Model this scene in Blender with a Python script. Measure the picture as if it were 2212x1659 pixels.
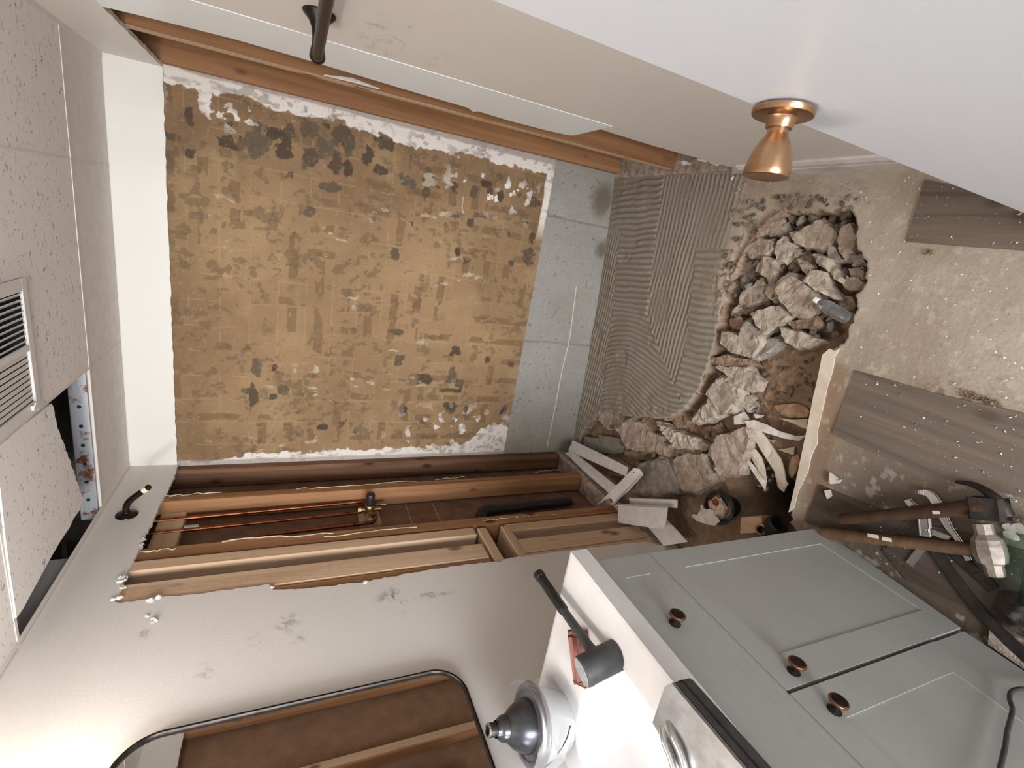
import bpy, bmesh, math, random
import numpy as np
from mathutils import Vector, Matrix, noise

scene = bpy.context.scene
for o in list(bpy.data.objects):
    bpy.data.objects.remove(o)
COL = scene.collection
random.seed(11)

# ------------------------------------------------------------------ camera
# world: X to the right along the back wall, Y away from the camera (back wall
# at Y = 0), Z up.  The photograph was taken with the phone turned sideways.
CAM = Vector((1.17368997, -2.26202535, 1.52990823))
RR = Vector((0.16741216, -0.38987600, -0.90552188))
UU = Vector((0.94303579, 0.33117183, 0.03176036))
FF = Vector((-0.28750074, 0.85925661, -0.42310922))
FPX = 1039.334
cam_d = bpy.data.cameras.new('camera')
cam = bpy.data.objects.new('camera', cam_d)
COL.objects.link(cam)
cam.matrix_world = Matrix(((RR.x, UU.x, -FF.x, CAM.x), (RR.y, UU.y, -FF.y, CAM.y),
                           (RR.z, UU.z, -FF.z, CAM.z), (0, 0, 0, 1)))
cam_d.sensor_fit = 'HORIZONTAL'
cam_d.sensor_width = 36
cam_d.lens = 36 * FPX / 2212
cam_d.clip_start = 0.02
scene.camera = cam

# ------------------------------------------------------------------ world, lights, exposure
W = bpy.data.worlds.new('world')
scene.world = W
W.use_nodes = True
W.node_tree.nodes['Background'].inputs[0].default_value = (0.86, 0.90, 1.0, 1)
W.node_tree.nodes['Background'].inputs[1].default_value = 0.55
vs = scene.view_settings
vs.view_transform = 'Standard'
vs.look = 'None'
vs.gamma = 1.0
vs.use_curve_mapping = False
vs.exposure = 0.0

def area(name, loc, target, size, power, color):
    d = bpy.data.lights.new(name, 'AREA')
    d.energy = power; d.color = color; d.shape = 'RECTANGLE'
    d.size, d.size_y = size
    o = bpy.data.objects.new(name, d)
    COL.objects.link(o)
    o.location = loc
    o.rotation_euler = (Vector(target) - Vector(loc)).to_track_quat('-Z', 'Y').to_euler()
    return o

# daylight from the room behind, coming through the doorway
area('doorway_daylight', (1.05, -5.2, 1.55), (0.8, -0.4, 1.0), (1.3, 1.7), 215, (0.93, 0.965, 1.0))
# the three bulbs of the vanity light on the left wall, above the mirror
BULBS = [(0.13, -1.52, 2.0), (0.13, -1.76, 2.0), (0.13, -2.0, 2.0)]
for b in BULBS:
    d = bpy.data.lights.new('vanity_bulb', 'POINT')
    d.energy = 6.2; d.color = (1.0, 0.925, 0.84); d.shadow_soft_size = 0.045
    o = bpy.data.objects.new('vanity_bulb', d)
    COL.objects.link(o); o.location = b

# ------------------------------------------------------------------ geometry helpers
def ray(x, y):
    return RR * ((x - 1106) / FPX) - UU * ((y - 829.5) / FPX) + FF
def on(ax, v, x, y):
    d = ray(x, y); i = 'XYZ'.index(ax)
    return CAM + d * ((v - CAM[i]) / d[i])
def zf(X, Y):                                  # the slab is not quite level
    s = X / 1.524
    return -.035 * (1 - s) + max(0, 1 + Y / .8) * (.043 * max(s, 0) ** 3 - .031 * (1 - s))
def flo(x, y, h=0.0):
    z = 0.0
    for _ in range(4):
        p = on('Z', z + h, x, y); z = zf(p.x, p.y)
    return p
def rwx(z):                                    # the right wall leans out a little at its foot
    return 1.524 + .022 * (1 - z / 1.95)
def onr(x, y, off=0.0):
    X = 1.53
    for _ in range(4):
        p = on('X', X + off, x, y); X = rwx(p.z)
    return p

def set_props(o, label=None, cat=None, group=None, kind=None):
    if label: o['label'] = label
    if cat: o['category'] = cat
    if group: o['group'] = group
    if kind: o['kind'] = kind

def link(name, me, mat, parent=None):
    o = bpy.data.objects.new(name, me)
    COL.objects.link(o)
    if mat and not me.materials: me.materials.append(mat)
    if parent is not None:
        o.parent = parent
        if parent.type == 'EMPTY':
            o.matrix_parent_inverse = Matrix.Translation(-Vector(parent.location))
        elif parent.get('shift'):
            o.matrix_parent_inverse = Matrix.Translation(-Vector(parent.location))
    return o

def obj(name, bm, mat, parent=None, smooth=False, fixn=True):
    if fixn: bmesh.ops.recalc_face_normals(bm, faces=bm.faces)
    me = bpy.data.meshes.new(name)
    bm.to_mesh(me); bm.free()
    if smooth:
        me.polygons.foreach_set('use_smooth', [True] * len(me.polygons))
        try: me.set_sharp_from_angle(angle=math.radians(40))
        except Exception: pass
    return link(name, me, mat, parent)

def thing(name, label, cat, loc, group=None):
    o = bpy.data.objects.new(name, None)
    COL.objects.link(o)
    o.location = loc; o.empty_display_size = .02
    set_props(o, label, cat, group)
    return o

def solo(name, bm, mat, label, cat, group=None, kind=None, smooth=False):
    """a thing that is one mesh: its origin goes to the middle of its base"""
    bmesh.ops.recalc_face_normals(bm, faces=bm.faces)
    xs = [v.co for v in bm.verts]
    c = Vector(((min(v.x for v in xs) + max(v.x for v in xs)) / 2,
                (min(v.y for v in xs) + max(v.y for v in xs)) / 2, min(v.z for v in xs)))
    bmesh.ops.translate(bm, verts=bm.verts, vec=-c)
    o = obj(name, bm, mat, None, smooth)
    o.location = c; o['shift'] = 1
    del o['shift']
    set_props(o, label, cat, group, kind)
    return o

def struct(name, bm, mat, smooth=False):
    o = obj(name, bm, mat, None, smooth)
    o['kind'] = 'structure'
    return o

def B(): return bmesh.new()

def box(bm, lo, hi, bevel=0, seg=2):
    r = bmesh.ops.create_cube(bm, size=1)
    vs_ = r['verts']
    lo = Vector(lo); hi = Vector(hi)
    for v in vs_:
        v.co = Vector((lo[i] + (v.co[i] + .5) * (hi[i] - lo[i]) for i in range(3)))
    if bevel:
        es = {e for v in vs_ for e in v.link_edges}
        bmesh.ops.bevel(bm, geom=list(es), offset=bevel, segments=seg, affect='EDGES', profile=.5)
    return vs_

def frame_from(axis):
    a = Vector(axis).normalized()
    t = Vector((0, 0, 1)) if abs(a.z) < .9 else Vector((1, 0, 0))
    u = a.cross(t).normalized()
    return a, u, a.cross(u).normalized()

def obox(bm, c, ax, ay, az, size, bevel=0):
    """box oriented along three given axes"""
    r = bmesh.ops.create_cube(bm, size=1)['verts']
    c = Vector(c); A = [Vector(a).normalized() for a in (ax, ay, az)]
    for v in r:
        q = v.co.copy()
        v.co = c + A[0] * q.x * size[0] + A[1] * q.y * size[1] + A[2] * q.z * size[2]
    if bevel:
        es = {e for v in r for e in v.link_edges}
        bmesh.ops.bevel(bm, geom=list(es), offset=bevel, segments=2, affect='EDGES', profile=.5)

def bar(bm, p, q, w, t, up=(0, 0, 1), bevel=0):
    """rectangular bar from p to q, width w across, thickness t along up"""
    p = Vector(p); q = Vector(q); a = (q - p).normalized()
    s = a.cross(Vector(up)).normalized(); u = s.cross(a).normalized()
    obox(bm, (p + q) / 2, a, s, u, ((q - p).length, w, t), bevel)

def lathe(bm, prof, o, axis, n=32, cap=True, ref=None):
    a, u, v = frame_from(axis)
    o = Vector(o); rings = []
    for (r, h) in prof:
        rings.append([bm.verts.new(o + a * h + (u * math.cos(2 * math.pi * k / n) + v * math.sin(2 * math.pi * k / n)) * max(r, 1e-5)) for k in range(n)])
    for A, C in zip(rings, rings[1:]):
        for k in range(n):
            bm.faces.new((A[k], A[(k + 1) % n], C[(k + 1) % n], C[k]))
    if cap:
        bm.faces.new(rings[0]); bm.faces.new(rings[-1][::-1])

def tube(bm, pts, r, n=10, cap=True):
    pts = [Vector(p) for p in pts]
    rs = r if isinstance(r, (list, tuple)) else [r] * len(pts)
    rings = []; u = None
    for i, p in enumerate(pts):
        d = (pts[min(i + 1, len(pts) - 1)] - pts[max(i - 1, 0)]).normalized()
        if u is None: _, u, _ = frame_from(d)
        u = (u - d * u.dot(d)).normalized(); v = d.cross(u)
        rings.append([bm.verts.new(p + (u * math.cos(2 * math.pi * k / n) + v * math.sin(2 * math.pi * k / n)) * rs[i]) for k in range(n)])
    for A, C in zip(rings, rings[1:]):
        for k in range(n):
            bm.faces.new((A[k], A[(k + 1) % n], C[(k + 1) % n], C[k]))
    if cap:
        bm.faces.new(rings[0]); bm.faces.new(rings[-1][::-1])

def spline(pts, n=8):
    P = [Vector(p) for p in pts]; out = []
    P = [P[0] * 2 - P[1]] + P + [P[-1] * 2 - P[-2]]
    for i in range(1, len(P) - 2):
        for k in range(n):
            t = k / n; a, b, c, d = P[i - 1:i + 3]
            out.append(.5 * ((2 * b) + (c - a) * t + (2 * a - 5 * b + 4 * c - d) * t * t + (3 * b - a - 3 * c + d) * t ** 3))
    out.append(P[-2]); return out

def prism(bm, pts, vec):
    """closed polygon given by 3D points, extruded by vec"""
    vec = Vector(vec)
    a = [bm.verts.new(Vector(p)) for p in pts]
    c = [bm.verts.new(Vector(p) + vec) for p in pts]
    n = len(a)
    f0 = bm.faces.new(a); f1 = bm.faces.new(c[::-1])
    for i in range(n):
        bm.faces.new((a[i], c[i], c[(i + 1) % n], a[(i + 1) % n]))
    f0.normal_update(); f1.normal_update()
    bmesh.ops.triangulate(bm, faces=[f0, f1], ngon_method='EAR_CLIP')

def jag(pts, step=.02, amp=.004, seed=0):
    """resample an open 3D path and roughen it"""
    rnd = random.Random(seed); out = []
    for p, q in zip(pts, pts[1:]):
        p = Vector(p); q = Vector(q); n = max(1, int((q - p).length / step))
        for k in range(n):
            b = p.lerp(q, k / n)
            if not (k == 0 and not out):
                b = b + Vector((0, rnd.uniform(-amp, amp), rnd.uniform(-amp, amp)))
            out.append(b)
    out.append(Vector(pts[-1])); return out

def roughen(bm, amp, freq, seed=0):
    off = Vector((seed * 3.7, seed * 1.3, seed * 2.1))
    for v in bm.verts:
        v.co += noise.noise_vector(v.co * freq + off) * amp

# ---- numpy noise for the heightfields and the stain maps
def vnoise(x, y, seed=0):
    xi = np.floor(x).astype(np.int64); yi = np.floor(y).astype(np.int64)
    xf = x - xi; yf = y - yi
    u = xf * xf * (3 - 2 * xf); v = yf * yf * (3 - 2 * yf)
    def h(a, b):
        n = (a * 374761393 + b * 668265263 + seed * 974634533) & 0x7fffffff
        n = ((n ^ (n >> 13)) * 1274126177) & 0x7fffffff
        return ((n ^ (n >> 16)) & 0xffff) / 65535.0
    return (h(xi, yi) * (1 - u) + h(xi + 1, yi) * u) * (1 - v) + (h(xi, yi + 1) * (1 - u) + h(xi + 1, yi + 1) * u) * v
def fbm(x, y, seed=0, oct=4):
    s = 0; a = .5; t = 0
    for i in range(oct):
        s = s + a * vnoise(x * 2 ** i, y * 2 ** i, seed + i * 17); t += a; a *= .5
    return s / t
def sstep(a, b, x):
    t = np.clip((x - a) / (b - a), 0, 1); return t * t * (3 - 2 * t)
def mixc(a, b, t):
    return a * (1 - t[..., None]) + np.asarray(b) * t[..., None]
def lin(r, g, b):
    f = lambda c: (c / 255 / 12.92) if c / 255 <= .04045 else ((c / 255 + .055) / 1.055) ** 2.4
    return np.array([f(r), f(g), f(b)])

def grid_obj(name, P, color, mat, parent=None, smooth=True):
    """P: (n, m, 3) array of points, color: (n, m, 3) linear colours"""
    n, m = P.shape[:2]
    me = bpy.data.meshes.new(name)
    idx = np.arange(n * m).reshape(n, m)
    q = np.stack([idx[:-1, :-1], idx[1:, :-1], idx[1:, 1:], idx[:-1, 1:]], -1).reshape(-1, 4)
    me.vertices.add(n * m); me.vertices.foreach_set('co', P.reshape(-1).astype(np.float32))
    me.loops.add(q.size); me.loops.foreach_set('vertex_index', q.reshape(-1).astype(np.int32))
    me.polygons.add(len(q)); me.polygons.foreach_set('loop_start', np.arange(0, q.size, 4, dtype=np.int32))
    me.polygons.foreach_set('loop_total', np.full(len(q), 4, dtype=np.int32))
    me.polygons.foreach_set('use_smooth', np.full(len(q), smooth))
    me.update()
    ca = me.color_attributes.new('StainShade', 'FLOAT_COLOR', 'POINT')
    c4 = np.ones((n * m, 4), np.float32); c4[:, :3] = color.reshape(-1, 3)
    ca.data.foreach_set('color', c4.reshape(-1))
    return link(name, me, mat, parent)

def poly_sd(px, py, poly):
    """signed distance to a polygon, positive inside"""
    poly = np.asarray(poly); d = np.full(px.shape, 1e9); ins = np.zeros(px.shape, bool)
    for (x0, y0), (x1, y1) in zip(poly, np.roll(poly, -1, 0)):
        ex, ey = x1 - x0, y1 - y0
        t = np.clip(((px - x0) * ex + (py - y0) * ey) / (ex * ex + ey * ey + 1e-12), 0, 1)
        d = np.minimum(d, np.hypot(px - x0 - t * ex, py - y0 - t * ey))
        c = (y0 > py) != (y1 > py)
        ins ^= c & (px < (x1 - x0) * (py - y0) / (y1 - y0 + 1e-12) + x0)
    return np.where(ins, d, -d)

# ------------------------------------------------------------------ materials
def nt_of(name):
    m = bpy.data.materials.new(name); m.use_nodes = True
    return m, m.node_tree, m.node_tree.nodes['Principled BSDF']
def N(nt, t, **kw):
    n = nt.nodes.new(t)
    for k, v in kw.items():
        if k in n.inputs: n.inputs[k].default_value = v
        else: setattr(n, k, v)
    return n
def C4(c): return (c[0], c[1], c[2], 1)
def srgb(r, g, b): return tuple(lin(r, g, b))

def mat_plain(name, col, rough=.5, metal=0.0, col2=None, scale=20, bump=0.0, bscale=None, stretch=(1, 1, 1), detail=4, spec=.5, lo=.35, hi=.65):
    m, nt, p = nt_of(name)
    p.inputs['Roughness'].default_value = rough
    p.inputs['Metallic'].default_value = metal
    p.inputs['Specular IOR Level'].default_value = spec
    p.inputs['Base Color'].default_value = C4(col)
    tc = N(nt, 'ShaderNodeTexCoord'); mp = N(nt, 'ShaderNodeMapping')
    mp.inputs['Scale'].default_value = stretch
    nt.links.new(tc.outputs['Object'], mp.inputs['Vector'])
    if col2 is not None:
        nz = N(nt, 'ShaderNodeTexNoise', Scale=scale, Detail=detail, Roughness=.6)
        cr = N(nt, 'ShaderNodeValToRGB')
        cr.color_ramp.elements[0].position = lo; cr.color_ramp.elements[1].position = hi
        cr.color_ramp.elements[0].color = C4(col); cr.color_ramp.elements[1].color = C4(col2)
        nt.links.new(mp.outputs[0], nz.inputs['Vector'])
        nt.links.new(nz.outputs['Fac'], cr.inputs['Fac'])
        nt.links.new(cr.outputs['Color'], p.inputs['Base Color'])
    if bump:
        nb = N(nt, 'ShaderNodeTexNoise', Scale=bscale or scale, Detail=5, Roughness=.65)
        nt.links.new(mp.outputs[0], nb.inputs['Vector'])
        bp_ = N(nt, 'ShaderNodeBump', Strength=min(1, bump), Distance=.004)
        nt.links.new(nb.outputs['Fac'], bp_.inputs['Height'])
        nt.links.new(bp_.outputs[0], p.inputs['Normal'])
    return m

def mat_wood(name, c1, c2, knot, axis=2, rough=.7, seed=0.0):
    m, nt, p = nt_of(name)
    p.inputs['Roughness'].default_value = rough
    p.inputs['Specular IOR Level'].default_value = .3
    tc = N(nt, 'ShaderNodeTexCoord')
    def mp(sl, sw, off=0.0):
        q = N(nt, 'ShaderNodeMapping'); s = [sw] * 3; s[axis] = sl
        q.inputs['Scale'].default_value = s; q.inputs['Location'].default_value = (seed + off, seed * 1.7, seed * .6)
        nt.links.new(tc.outputs['Object'], q.inputs['Vector']); return q
    a = mp(.6, 14); g = N(nt, 'ShaderNodeTexNoise', Scale=2.2, Detail=5, Roughness=.6, Distortion=.6)
    nt.links.new(a.outputs[0], g.inputs['Vector'])
    cr = N(nt, 'ShaderNodeValToRGB')
    cr.color_ramp.elements[0].position = .3; cr.color_ramp.elements[1].position = .72
    cr.color_ramp.elements[0].color = C4(c1); cr.color_ramp.elements[1].color = C4(c2)
    nt.links.new(g.outputs['Fac'], cr.inputs['Fac'])
    b = mp(4.5, 9, 3.0); v = N(nt, 'ShaderNodeTexVoronoi', Scale=1.0)
    nt.links.new(b.outputs[0], v.inputs['Vector'])
    kr = N(nt, 'ShaderNodeMapRange'); kr.inputs['From Min'].default_value = .07; kr.inputs['From Max'].default_value = .17
    kr.inputs['To Min'].default_value = 1; kr.inputs['To Max'].default_value = 0
    nt.links.new(v.outputs['Distance'], kr.inputs['Value'])
    mx = N(nt, 'ShaderNodeMix', data_type='RGBA')
    nt.links.new(kr.outputs[0], mx.inputs[0]); nt.links.new(cr.outputs['Color'], mx.inputs[6])
    mx.inputs[7].default_value = C4(knot)
    nt.links.new(mx.outputs[2], p.inputs['Base Color'])
    f = mp(6, 120); fn = N(nt, 'ShaderNodeTexNoise', Scale=2, Detail=3)
    nt.links.new(f.outputs[0], fn.inputs['Vector'])
    bp_ = N(nt, 'ShaderNodeBump', Strength=.35, Distance=.002)
    nt.links.new(fn.outputs['Fac'], bp_.inputs['Height']); nt.links.new(bp_.outputs[0], p.inputs['Normal'])
    return m

def mat_stain(name, rough=.85, bump=.4, bscale=120, grain=.12, gscale=260, spec=.25):
    """colour from the surface's own stain and shade map plus a fine grain"""
    m, nt, p = nt_of(name)
    p.inputs['Roughness'].default_value = rough; p.inputs['Specular IOR Level'].default_value = spec
    at = N(nt, 'ShaderNodeAttribute', attribute_name='StainShade')
    tc = N(nt, 'ShaderNodeTexCoord')
    nz = N(nt, 'ShaderNodeTexNoise', Scale=gscale, Detail=3)
    nt.links.new(tc.outputs['Object'], nz.inputs['Vector'])
    mr = N(nt, 'ShaderNodeMapRange'); mr.inputs['To Min'].default_value = 1 - grain * 2; mr.inputs['To Max'].default_value = 1 + grain * 2
    nt.links.new(nz.outputs['Fac'], mr.inputs['Value'])
    mx = N(nt, 'ShaderNodeVectorMath', operation='SCALE')
    nt.links.new(at.outputs['Color'], mx.inputs[0]); nt.links.new(mr.outputs[0], mx.inputs['Scale'])
    nt.links.new(mx.outputs[0], p.inputs['Base Color'])
    nb = N(nt, 'ShaderNodeTexNoise', Scale=bscale, Detail=5, Roughness=.65)
    nt.links.new(tc.outputs['Object'], nb.inputs['Vector'])
    bp_ = N(nt, 'ShaderNodeBump', Strength=bump, Distance=.003)
    nt.links.new(nb.outputs['Fac'], bp_.inputs['Height']); nt.links.new(bp_.outputs[0], p.inputs['Normal'])
    return m

def mat_paint(name, col, smudges, rough=.45, scol=(.42, .39, .36), amt=.35, bump=.12):
    """painted drywall with roller texture and dirty smudges (centre, radius) in world space"""
    m, nt, p = nt_of(name)
    p.inputs['Roughness'].default_value = rough; p.inputs['Specular IOR Level'].default_value = .35
    tc = N(nt, 'ShaderNodeTexCoord')
    tot = None
    for c, r, st in smudges:
        mp = N(nt, 'ShaderNodeMapping'); mp.inputs['Location'].default_value = [-c[i] / r[i] for i in range(3)]
        mp.inputs['Scale'].default_value = [1 / r[i] for i in range(3)]
        nt.links.new(tc.outputs['Object'], mp.inputs['Vector'])
        ln = N(nt, 'ShaderNodeVectorMath', operation='LENGTH'); nt.links.new(mp.outputs[0], ln.inputs[0])
        mr = N(nt, 'ShaderNodeMapRange', interpolation_type='SMOOTHSTEP')
        mr.inputs['From Min'].default_value = 1; mr.inputs['From Max'].default_value = .2
        mr.inputs['To Min'].default_value = 0; mr.inputs['To Max'].default_value = st
        nt.links.new(ln.outputs['Value'], mr.inputs['Value'])
        if tot is None: tot = mr
        else:
            a = N(nt, 'ShaderNodeMath', operation='MAXIMUM')
            nt.links.new(tot.outputs[0], a.inputs[0]); nt.links.new(mr.outputs[0], a.inputs[1]); tot = a
    nz = N(nt, 'ShaderNodeTexNoise', Scale=22, Detail=6, Roughness=.7, Distortion=.8)
    nt.links.new(tc.outputs['Object'], nz.inputs['Vector'])
    rr = N(nt, 'ShaderNodeMapRange'); rr.inputs['From Min'].default_value = .5; rr.inputs['From Max'].default_value = .62
    nt.links.new(nz.outputs['Fac'], rr.inputs['Value'])
    mx = N(nt, 'ShaderNodeMix', data_type='RGBA')
    mx.inputs[6].default_value = C4(col); mx.inputs[7].default_value = C4(scol)
    if tot is not None:
        mu = N(nt, 'ShaderNodeMath', operation='MULTIPLY')
        nt.links.new(tot.outputs[0], mu.inputs[0]); nt.links.new(rr.outputs[0], mu.inputs[1])
        nt.links.new(mu.outputs[0], mx.inputs[0])
    else: mx.inputs[0].default_value = 0
    nt.links.new(mx.outputs[2], p.inputs['Base Color'])
    nb = N(nt, 'ShaderNodeTexNoise', Scale=140, Detail=3)
    nt.links.new(tc.outputs['Object'], nb.inputs['Vector'])
    bp_ = N(nt, 'ShaderNodeBump', Strength=bump, Distance=.002)
    nt.links.new(nb.outputs['Fac'], bp_.inputs['Height']); nt.links.new(bp_.outputs[0], p.inputs['Normal'])
    return m

M = {}
M['wood_red'] = mat_wood('old_fir', srgb(132, 92, 62), srgb(178, 132, 92), srgb(80, 54, 40), 2)
M['wood_dark'] = mat_wood('dark_fir', srgb(92, 66, 50), srgb(136, 100, 76), srgb(60, 42, 32), 2, seed=5)
M['wood_pale'] = mat_wood('new_pine', srgb(184, 152, 122), srgb(212, 184, 156), srgb(136, 98, 72), 2, seed=9)
M['wood_pale_y'] = mat_wood('new_pine_cross', srgb(176, 144, 114), srgb(206, 178, 148), srgb(136, 98, 72), 1, seed=3)
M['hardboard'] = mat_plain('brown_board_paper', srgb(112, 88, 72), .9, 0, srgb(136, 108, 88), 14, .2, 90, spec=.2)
M['hardboard_lit'] = mat_plain('brown_board_lit', srgb(150, 120, 99), .9, 0, srgb(168, 136, 112), 14, .2, 90, spec=.2)  # brighter copy of the board, light for the dim right cavity put in
M['adhesive'] = mat_plain('dried_adhesive', srgb(212, 200, 180), .8, 0, srgb(170, 152, 128), 40, .5, 120)
M['gypsum'] = mat_plain('gypsum_core', srgb(235, 232, 226), .95, 0, srgb(205, 200, 192), 60, .6, 150)
M['crust'] = mat_plain('crusted_plate', srgb(190, 176, 164), .9, 0, srgb(140, 120, 104), 30, .7, 80)
M['copper'] = mat_plain('aged_copper', srgb(170, 102, 66), .38, 1, srgb(104, 60, 40), 30, .05)
M['brass'] = mat_plain('dull_brass', srgb(176, 146, 96), .4, 1, srgb(120, 100, 70), 60)
M['black_plastic'] = mat_plain('black_plastic', srgb(26, 26, 27), .42, 0, srgb(38, 37, 36), 40)
M['bronze_dark'] = mat_plain('oil_rubbed_bronze', srgb(34, 30, 28), .34, .7, srgb(54, 46, 40), 50)
M['bronze'] = mat_plain('satin_bronze', srgb(192, 154, 118), .30, 1, srgb(176, 138, 104), 60)
M['copper_rim'] = mat_plain('copper_edge', srgb(158, 108, 90), .4, 1)
M['tape'] = mat_plain('thread_tape', srgb(225, 215, 180), .7)
M['galv'] = mat_plain('galvanised_steel', srgb(190, 192, 196), .45, .6, srgb(128, 72, 44), 26, .2, 60, lo=.56, hi=.68)
M['white_metal'] = mat_plain('white_painted_metal', srgb(242, 240, 240), .4, 0, srgb(228, 224, 221), 30)
M['white_trim'] = mat_plain('white_grubby_trim', srgb(222, 216, 214), .55, 0, srgb(196, 184, 176), 14, .25, 60)
M['pvc'] = mat_plain('cream_plastic', srgb(222, 208, 192), .5, 0, srgb(204, 186, 166), 20)
M['pvc_white'] = mat_plain('white_plastic_shard', srgb(226, 220, 216), .45, 0, srgb(200, 186, 170), 22)
M['pvc_tan'] = mat_plain('dirty_plastic_shard', srgb(196, 168, 136), .7, 0, srgb(150, 116, 86), 30)
M['concrete'] = mat_plain('broken_concrete', srgb(142, 124, 108), .95, 0, srgb(180, 163, 147), 34, 1.0, 120, spec=.2)
M['concrete_lite'] = mat_plain('pale_broken_concrete', srgb(154, 140, 124), .95, 0, srgb(188, 174, 158), 38, 1.0, 150, spec=.2)
M['concrete_grey'] = mat_plain('grey_broken_concrete', srgb(132, 124, 114), .95, 0, srgb(164, 152, 140), 30, .6, 110, spec=.2)
M['concrete_brown'] = mat_plain('earthy_concrete', srgb(124, 100, 82), .95, 0, srgb(160, 136, 116), 40, .9, 120, spec=.2)
M['ceil_tile'] = None
M['counter'] = mat_plain('white_cultured_marble', srgb(226, 224, 224), .18, 0, srgb(218, 216, 217), 9)
M['cabinet'] = mat_plain('grey_cabinet_paint', srgb(163, 163, 159), .5, 0, srgb(158, 158, 154), 6, .05, 200)
M['cab_dark'] = mat_plain('cabinet_inside', srgb(40, 36, 34), .8)
M['rubber'] = mat_plain('black_rubber', srgb(52, 52, 53), .55, 0, srgb(66, 66, 66), 40)
M['rubber_face'] = mat_plain('worn_mallet_face', srgb(168, 170, 172), .6, 0, srgb(140, 142, 144), 50)
M['steel'] = mat_plain('brushed_steel', srgb(196, 196, 198), .34, 1, srgb(170, 170, 172), 30)
M['steel_worn'] = mat_plain('worn_steel', srgb(172, 160, 148), .6, .45, srgb(132, 120, 108), 26, .3, 50)
M['chrome'] = mat_plain('chrome', srgb(215, 213, 210), .22, 1)
M['gun'] = mat_plain('gunmetal', srgb(98, 98, 102), .3, .85, srgb(70, 70, 74), 18)
M['handle_wood'] = mat_wood('hickory_handle', srgb(84, 63, 46), srgb(120, 94, 70), srgb(66, 46, 34), 0, seed=2)
M['handle_dark'] = mat_wood('dark_hickory_handle', srgb(54, 36, 26), srgb(82, 58, 42), srgb(38, 26, 18), 0, seed=7)
M['iron'] = mat_plain('black_iron', srgb(42, 38, 36), .55, .5, srgb(66, 58, 52), 24, .3, 60)
M['cloth'] = mat_plain('dark_cloth', srgb(52, 48, 44), .95, 0, srgb(72, 66, 60), 40, .6, 160)
M['comb_wood'] = mat_plain('reddish_wooden_block', srgb(158, 108, 96), .6, 0, srgb(134, 88, 78), 18)
M['plank_dark'] = mat_wood('shaded_plank', srgb(66, 56, 49), srgb(92, 79, 69), srgb(60, 50, 44), 1, rough=.6, seed=4)  # darker plank copy, the shadow by the vanity put into its colour
M['plank'] = mat_wood('grey_brown_plank', srgb(94, 82, 72), srgb(126, 112, 99), srgb(88, 76, 66), 1, rough=.55, seed=4)
M['rag'] = mat_plain('paper_rag', srgb(222, 208, 188), .95, 0, srgb(176, 148, 120), 40, .7, 80)
M['rust_rag'] = mat_plain('rusty_rag', srgb(150, 80, 48), .95, 0, srgb(120, 60, 36), 40, .7, 80)
M['block'] = mat_plain('greenish_block', srgb(140, 136, 122), .95, 0, srgb(120, 116, 104), 20, .4, 80)
M['joist'] = mat_plain('dark_joist', srgb(70, 50, 36), .9, 0, srgb(50, 36, 26), 12)
M['vent'] = mat_plain('white_vent_metal', srgb(216, 212, 210), .45)
M['door'] = mat_plain('white_door_paint', srgb(206, 208, 213), .4, 0, srgb(203, 205, 210), 3, .04, 160)
M['dark'] = mat_plain('dark_duct', srgb(30, 29, 29), .8)

def mat_glass(name, col, rough=.03, ior=1.45):
    m, nt, p = nt_of(name)
    p.inputs['Base Color'].default_value = C4(col); p.inputs['Roughness'].default_value = rough
    p.inputs['Transmission Weight'].default_value = 1; p.inputs['IOR'].default_value = ior
    return m
M['clear'] = mat_glass('clear_plastic', (.80, .82, .85), .08, 1.45)
M['clear'].node_tree.nodes['Principled BSDF'].inputs['Transmission Weight'].default_value = .93
M['green'] = mat_glass('green_glass', (.34, .72, .60), .08, 1.4)
m, nt, p = nt_of('mirror_glass')
p.inputs['Metallic'].default_value = 1; p.inputs['Roughness'].default_value = .0
p.inputs['Base Color'].default_value = (.88, .89, .89, 1)
M['mirror'] = m
m, nt, p = nt_of('lit_bulb')
p.inputs['Emission Color'].default_value = (1, .86, .7, 1); p.inputs['Emission Strength'].default_value = 6
M['bulb'] = m

# fissured ceiling tile
m, nt, p = nt_of('fissured_tile')
p.inputs['Roughness'].default_value = .95; p.inputs['Specular IOR Level'].default_value = .1
tc = N(nt, 'ShaderNodeTexCoord'); mp = N(nt, 'ShaderNodeMapping'); mp.inputs['Scale'].default_value = (46, 90, 10)
nt.links.new(tc.outputs['Object'], mp.inputs['Vector'])
nz = N(nt, 'ShaderNodeTexNoise', Scale=1.0, Detail=4, Roughness=.6, Distortion=1.2)
nt.links.new(mp.outputs[0], nz.inputs['Vector'])
mr = N(nt, 'ShaderNodeMapRange'); mr.inputs['From Min'].default_value = .30; mr.inputs['From Max'].default_value = .38
nt.links.new(nz.outputs['Fac'], mr.inputs['Value'])
mx = N(nt, 'ShaderNodeMix', data_type='RGBA'); mx.inputs[6].default_value = C4(srgb(186, 177, 168)); mx.inputs[7].default_value = C4(srgb(235, 230, 226))
nt.links.new(mr.outputs[0], mx.inputs[0]); nt.links.new(mx.outputs[2], p.inputs['Base Color'])
bp_ = N(nt, 'ShaderNodeBump', Strength=.9, Distance=.004); nt.links.new(mr.outputs[0], bp_.inputs['Height'])
nt.links.new(bp_.outputs[0], p.inputs['Normal'])
M['ceil_tile'] = m
M['ceil_plain'] = mat_plain('smooth_tile', srgb(230, 225, 220), .95, 0, srgb(222, 216, 211), 24, .2, 80, spec=.1)
M['tee'] = mat_plain('white_tee_bar', srgb(222, 214, 208), .5)

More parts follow.
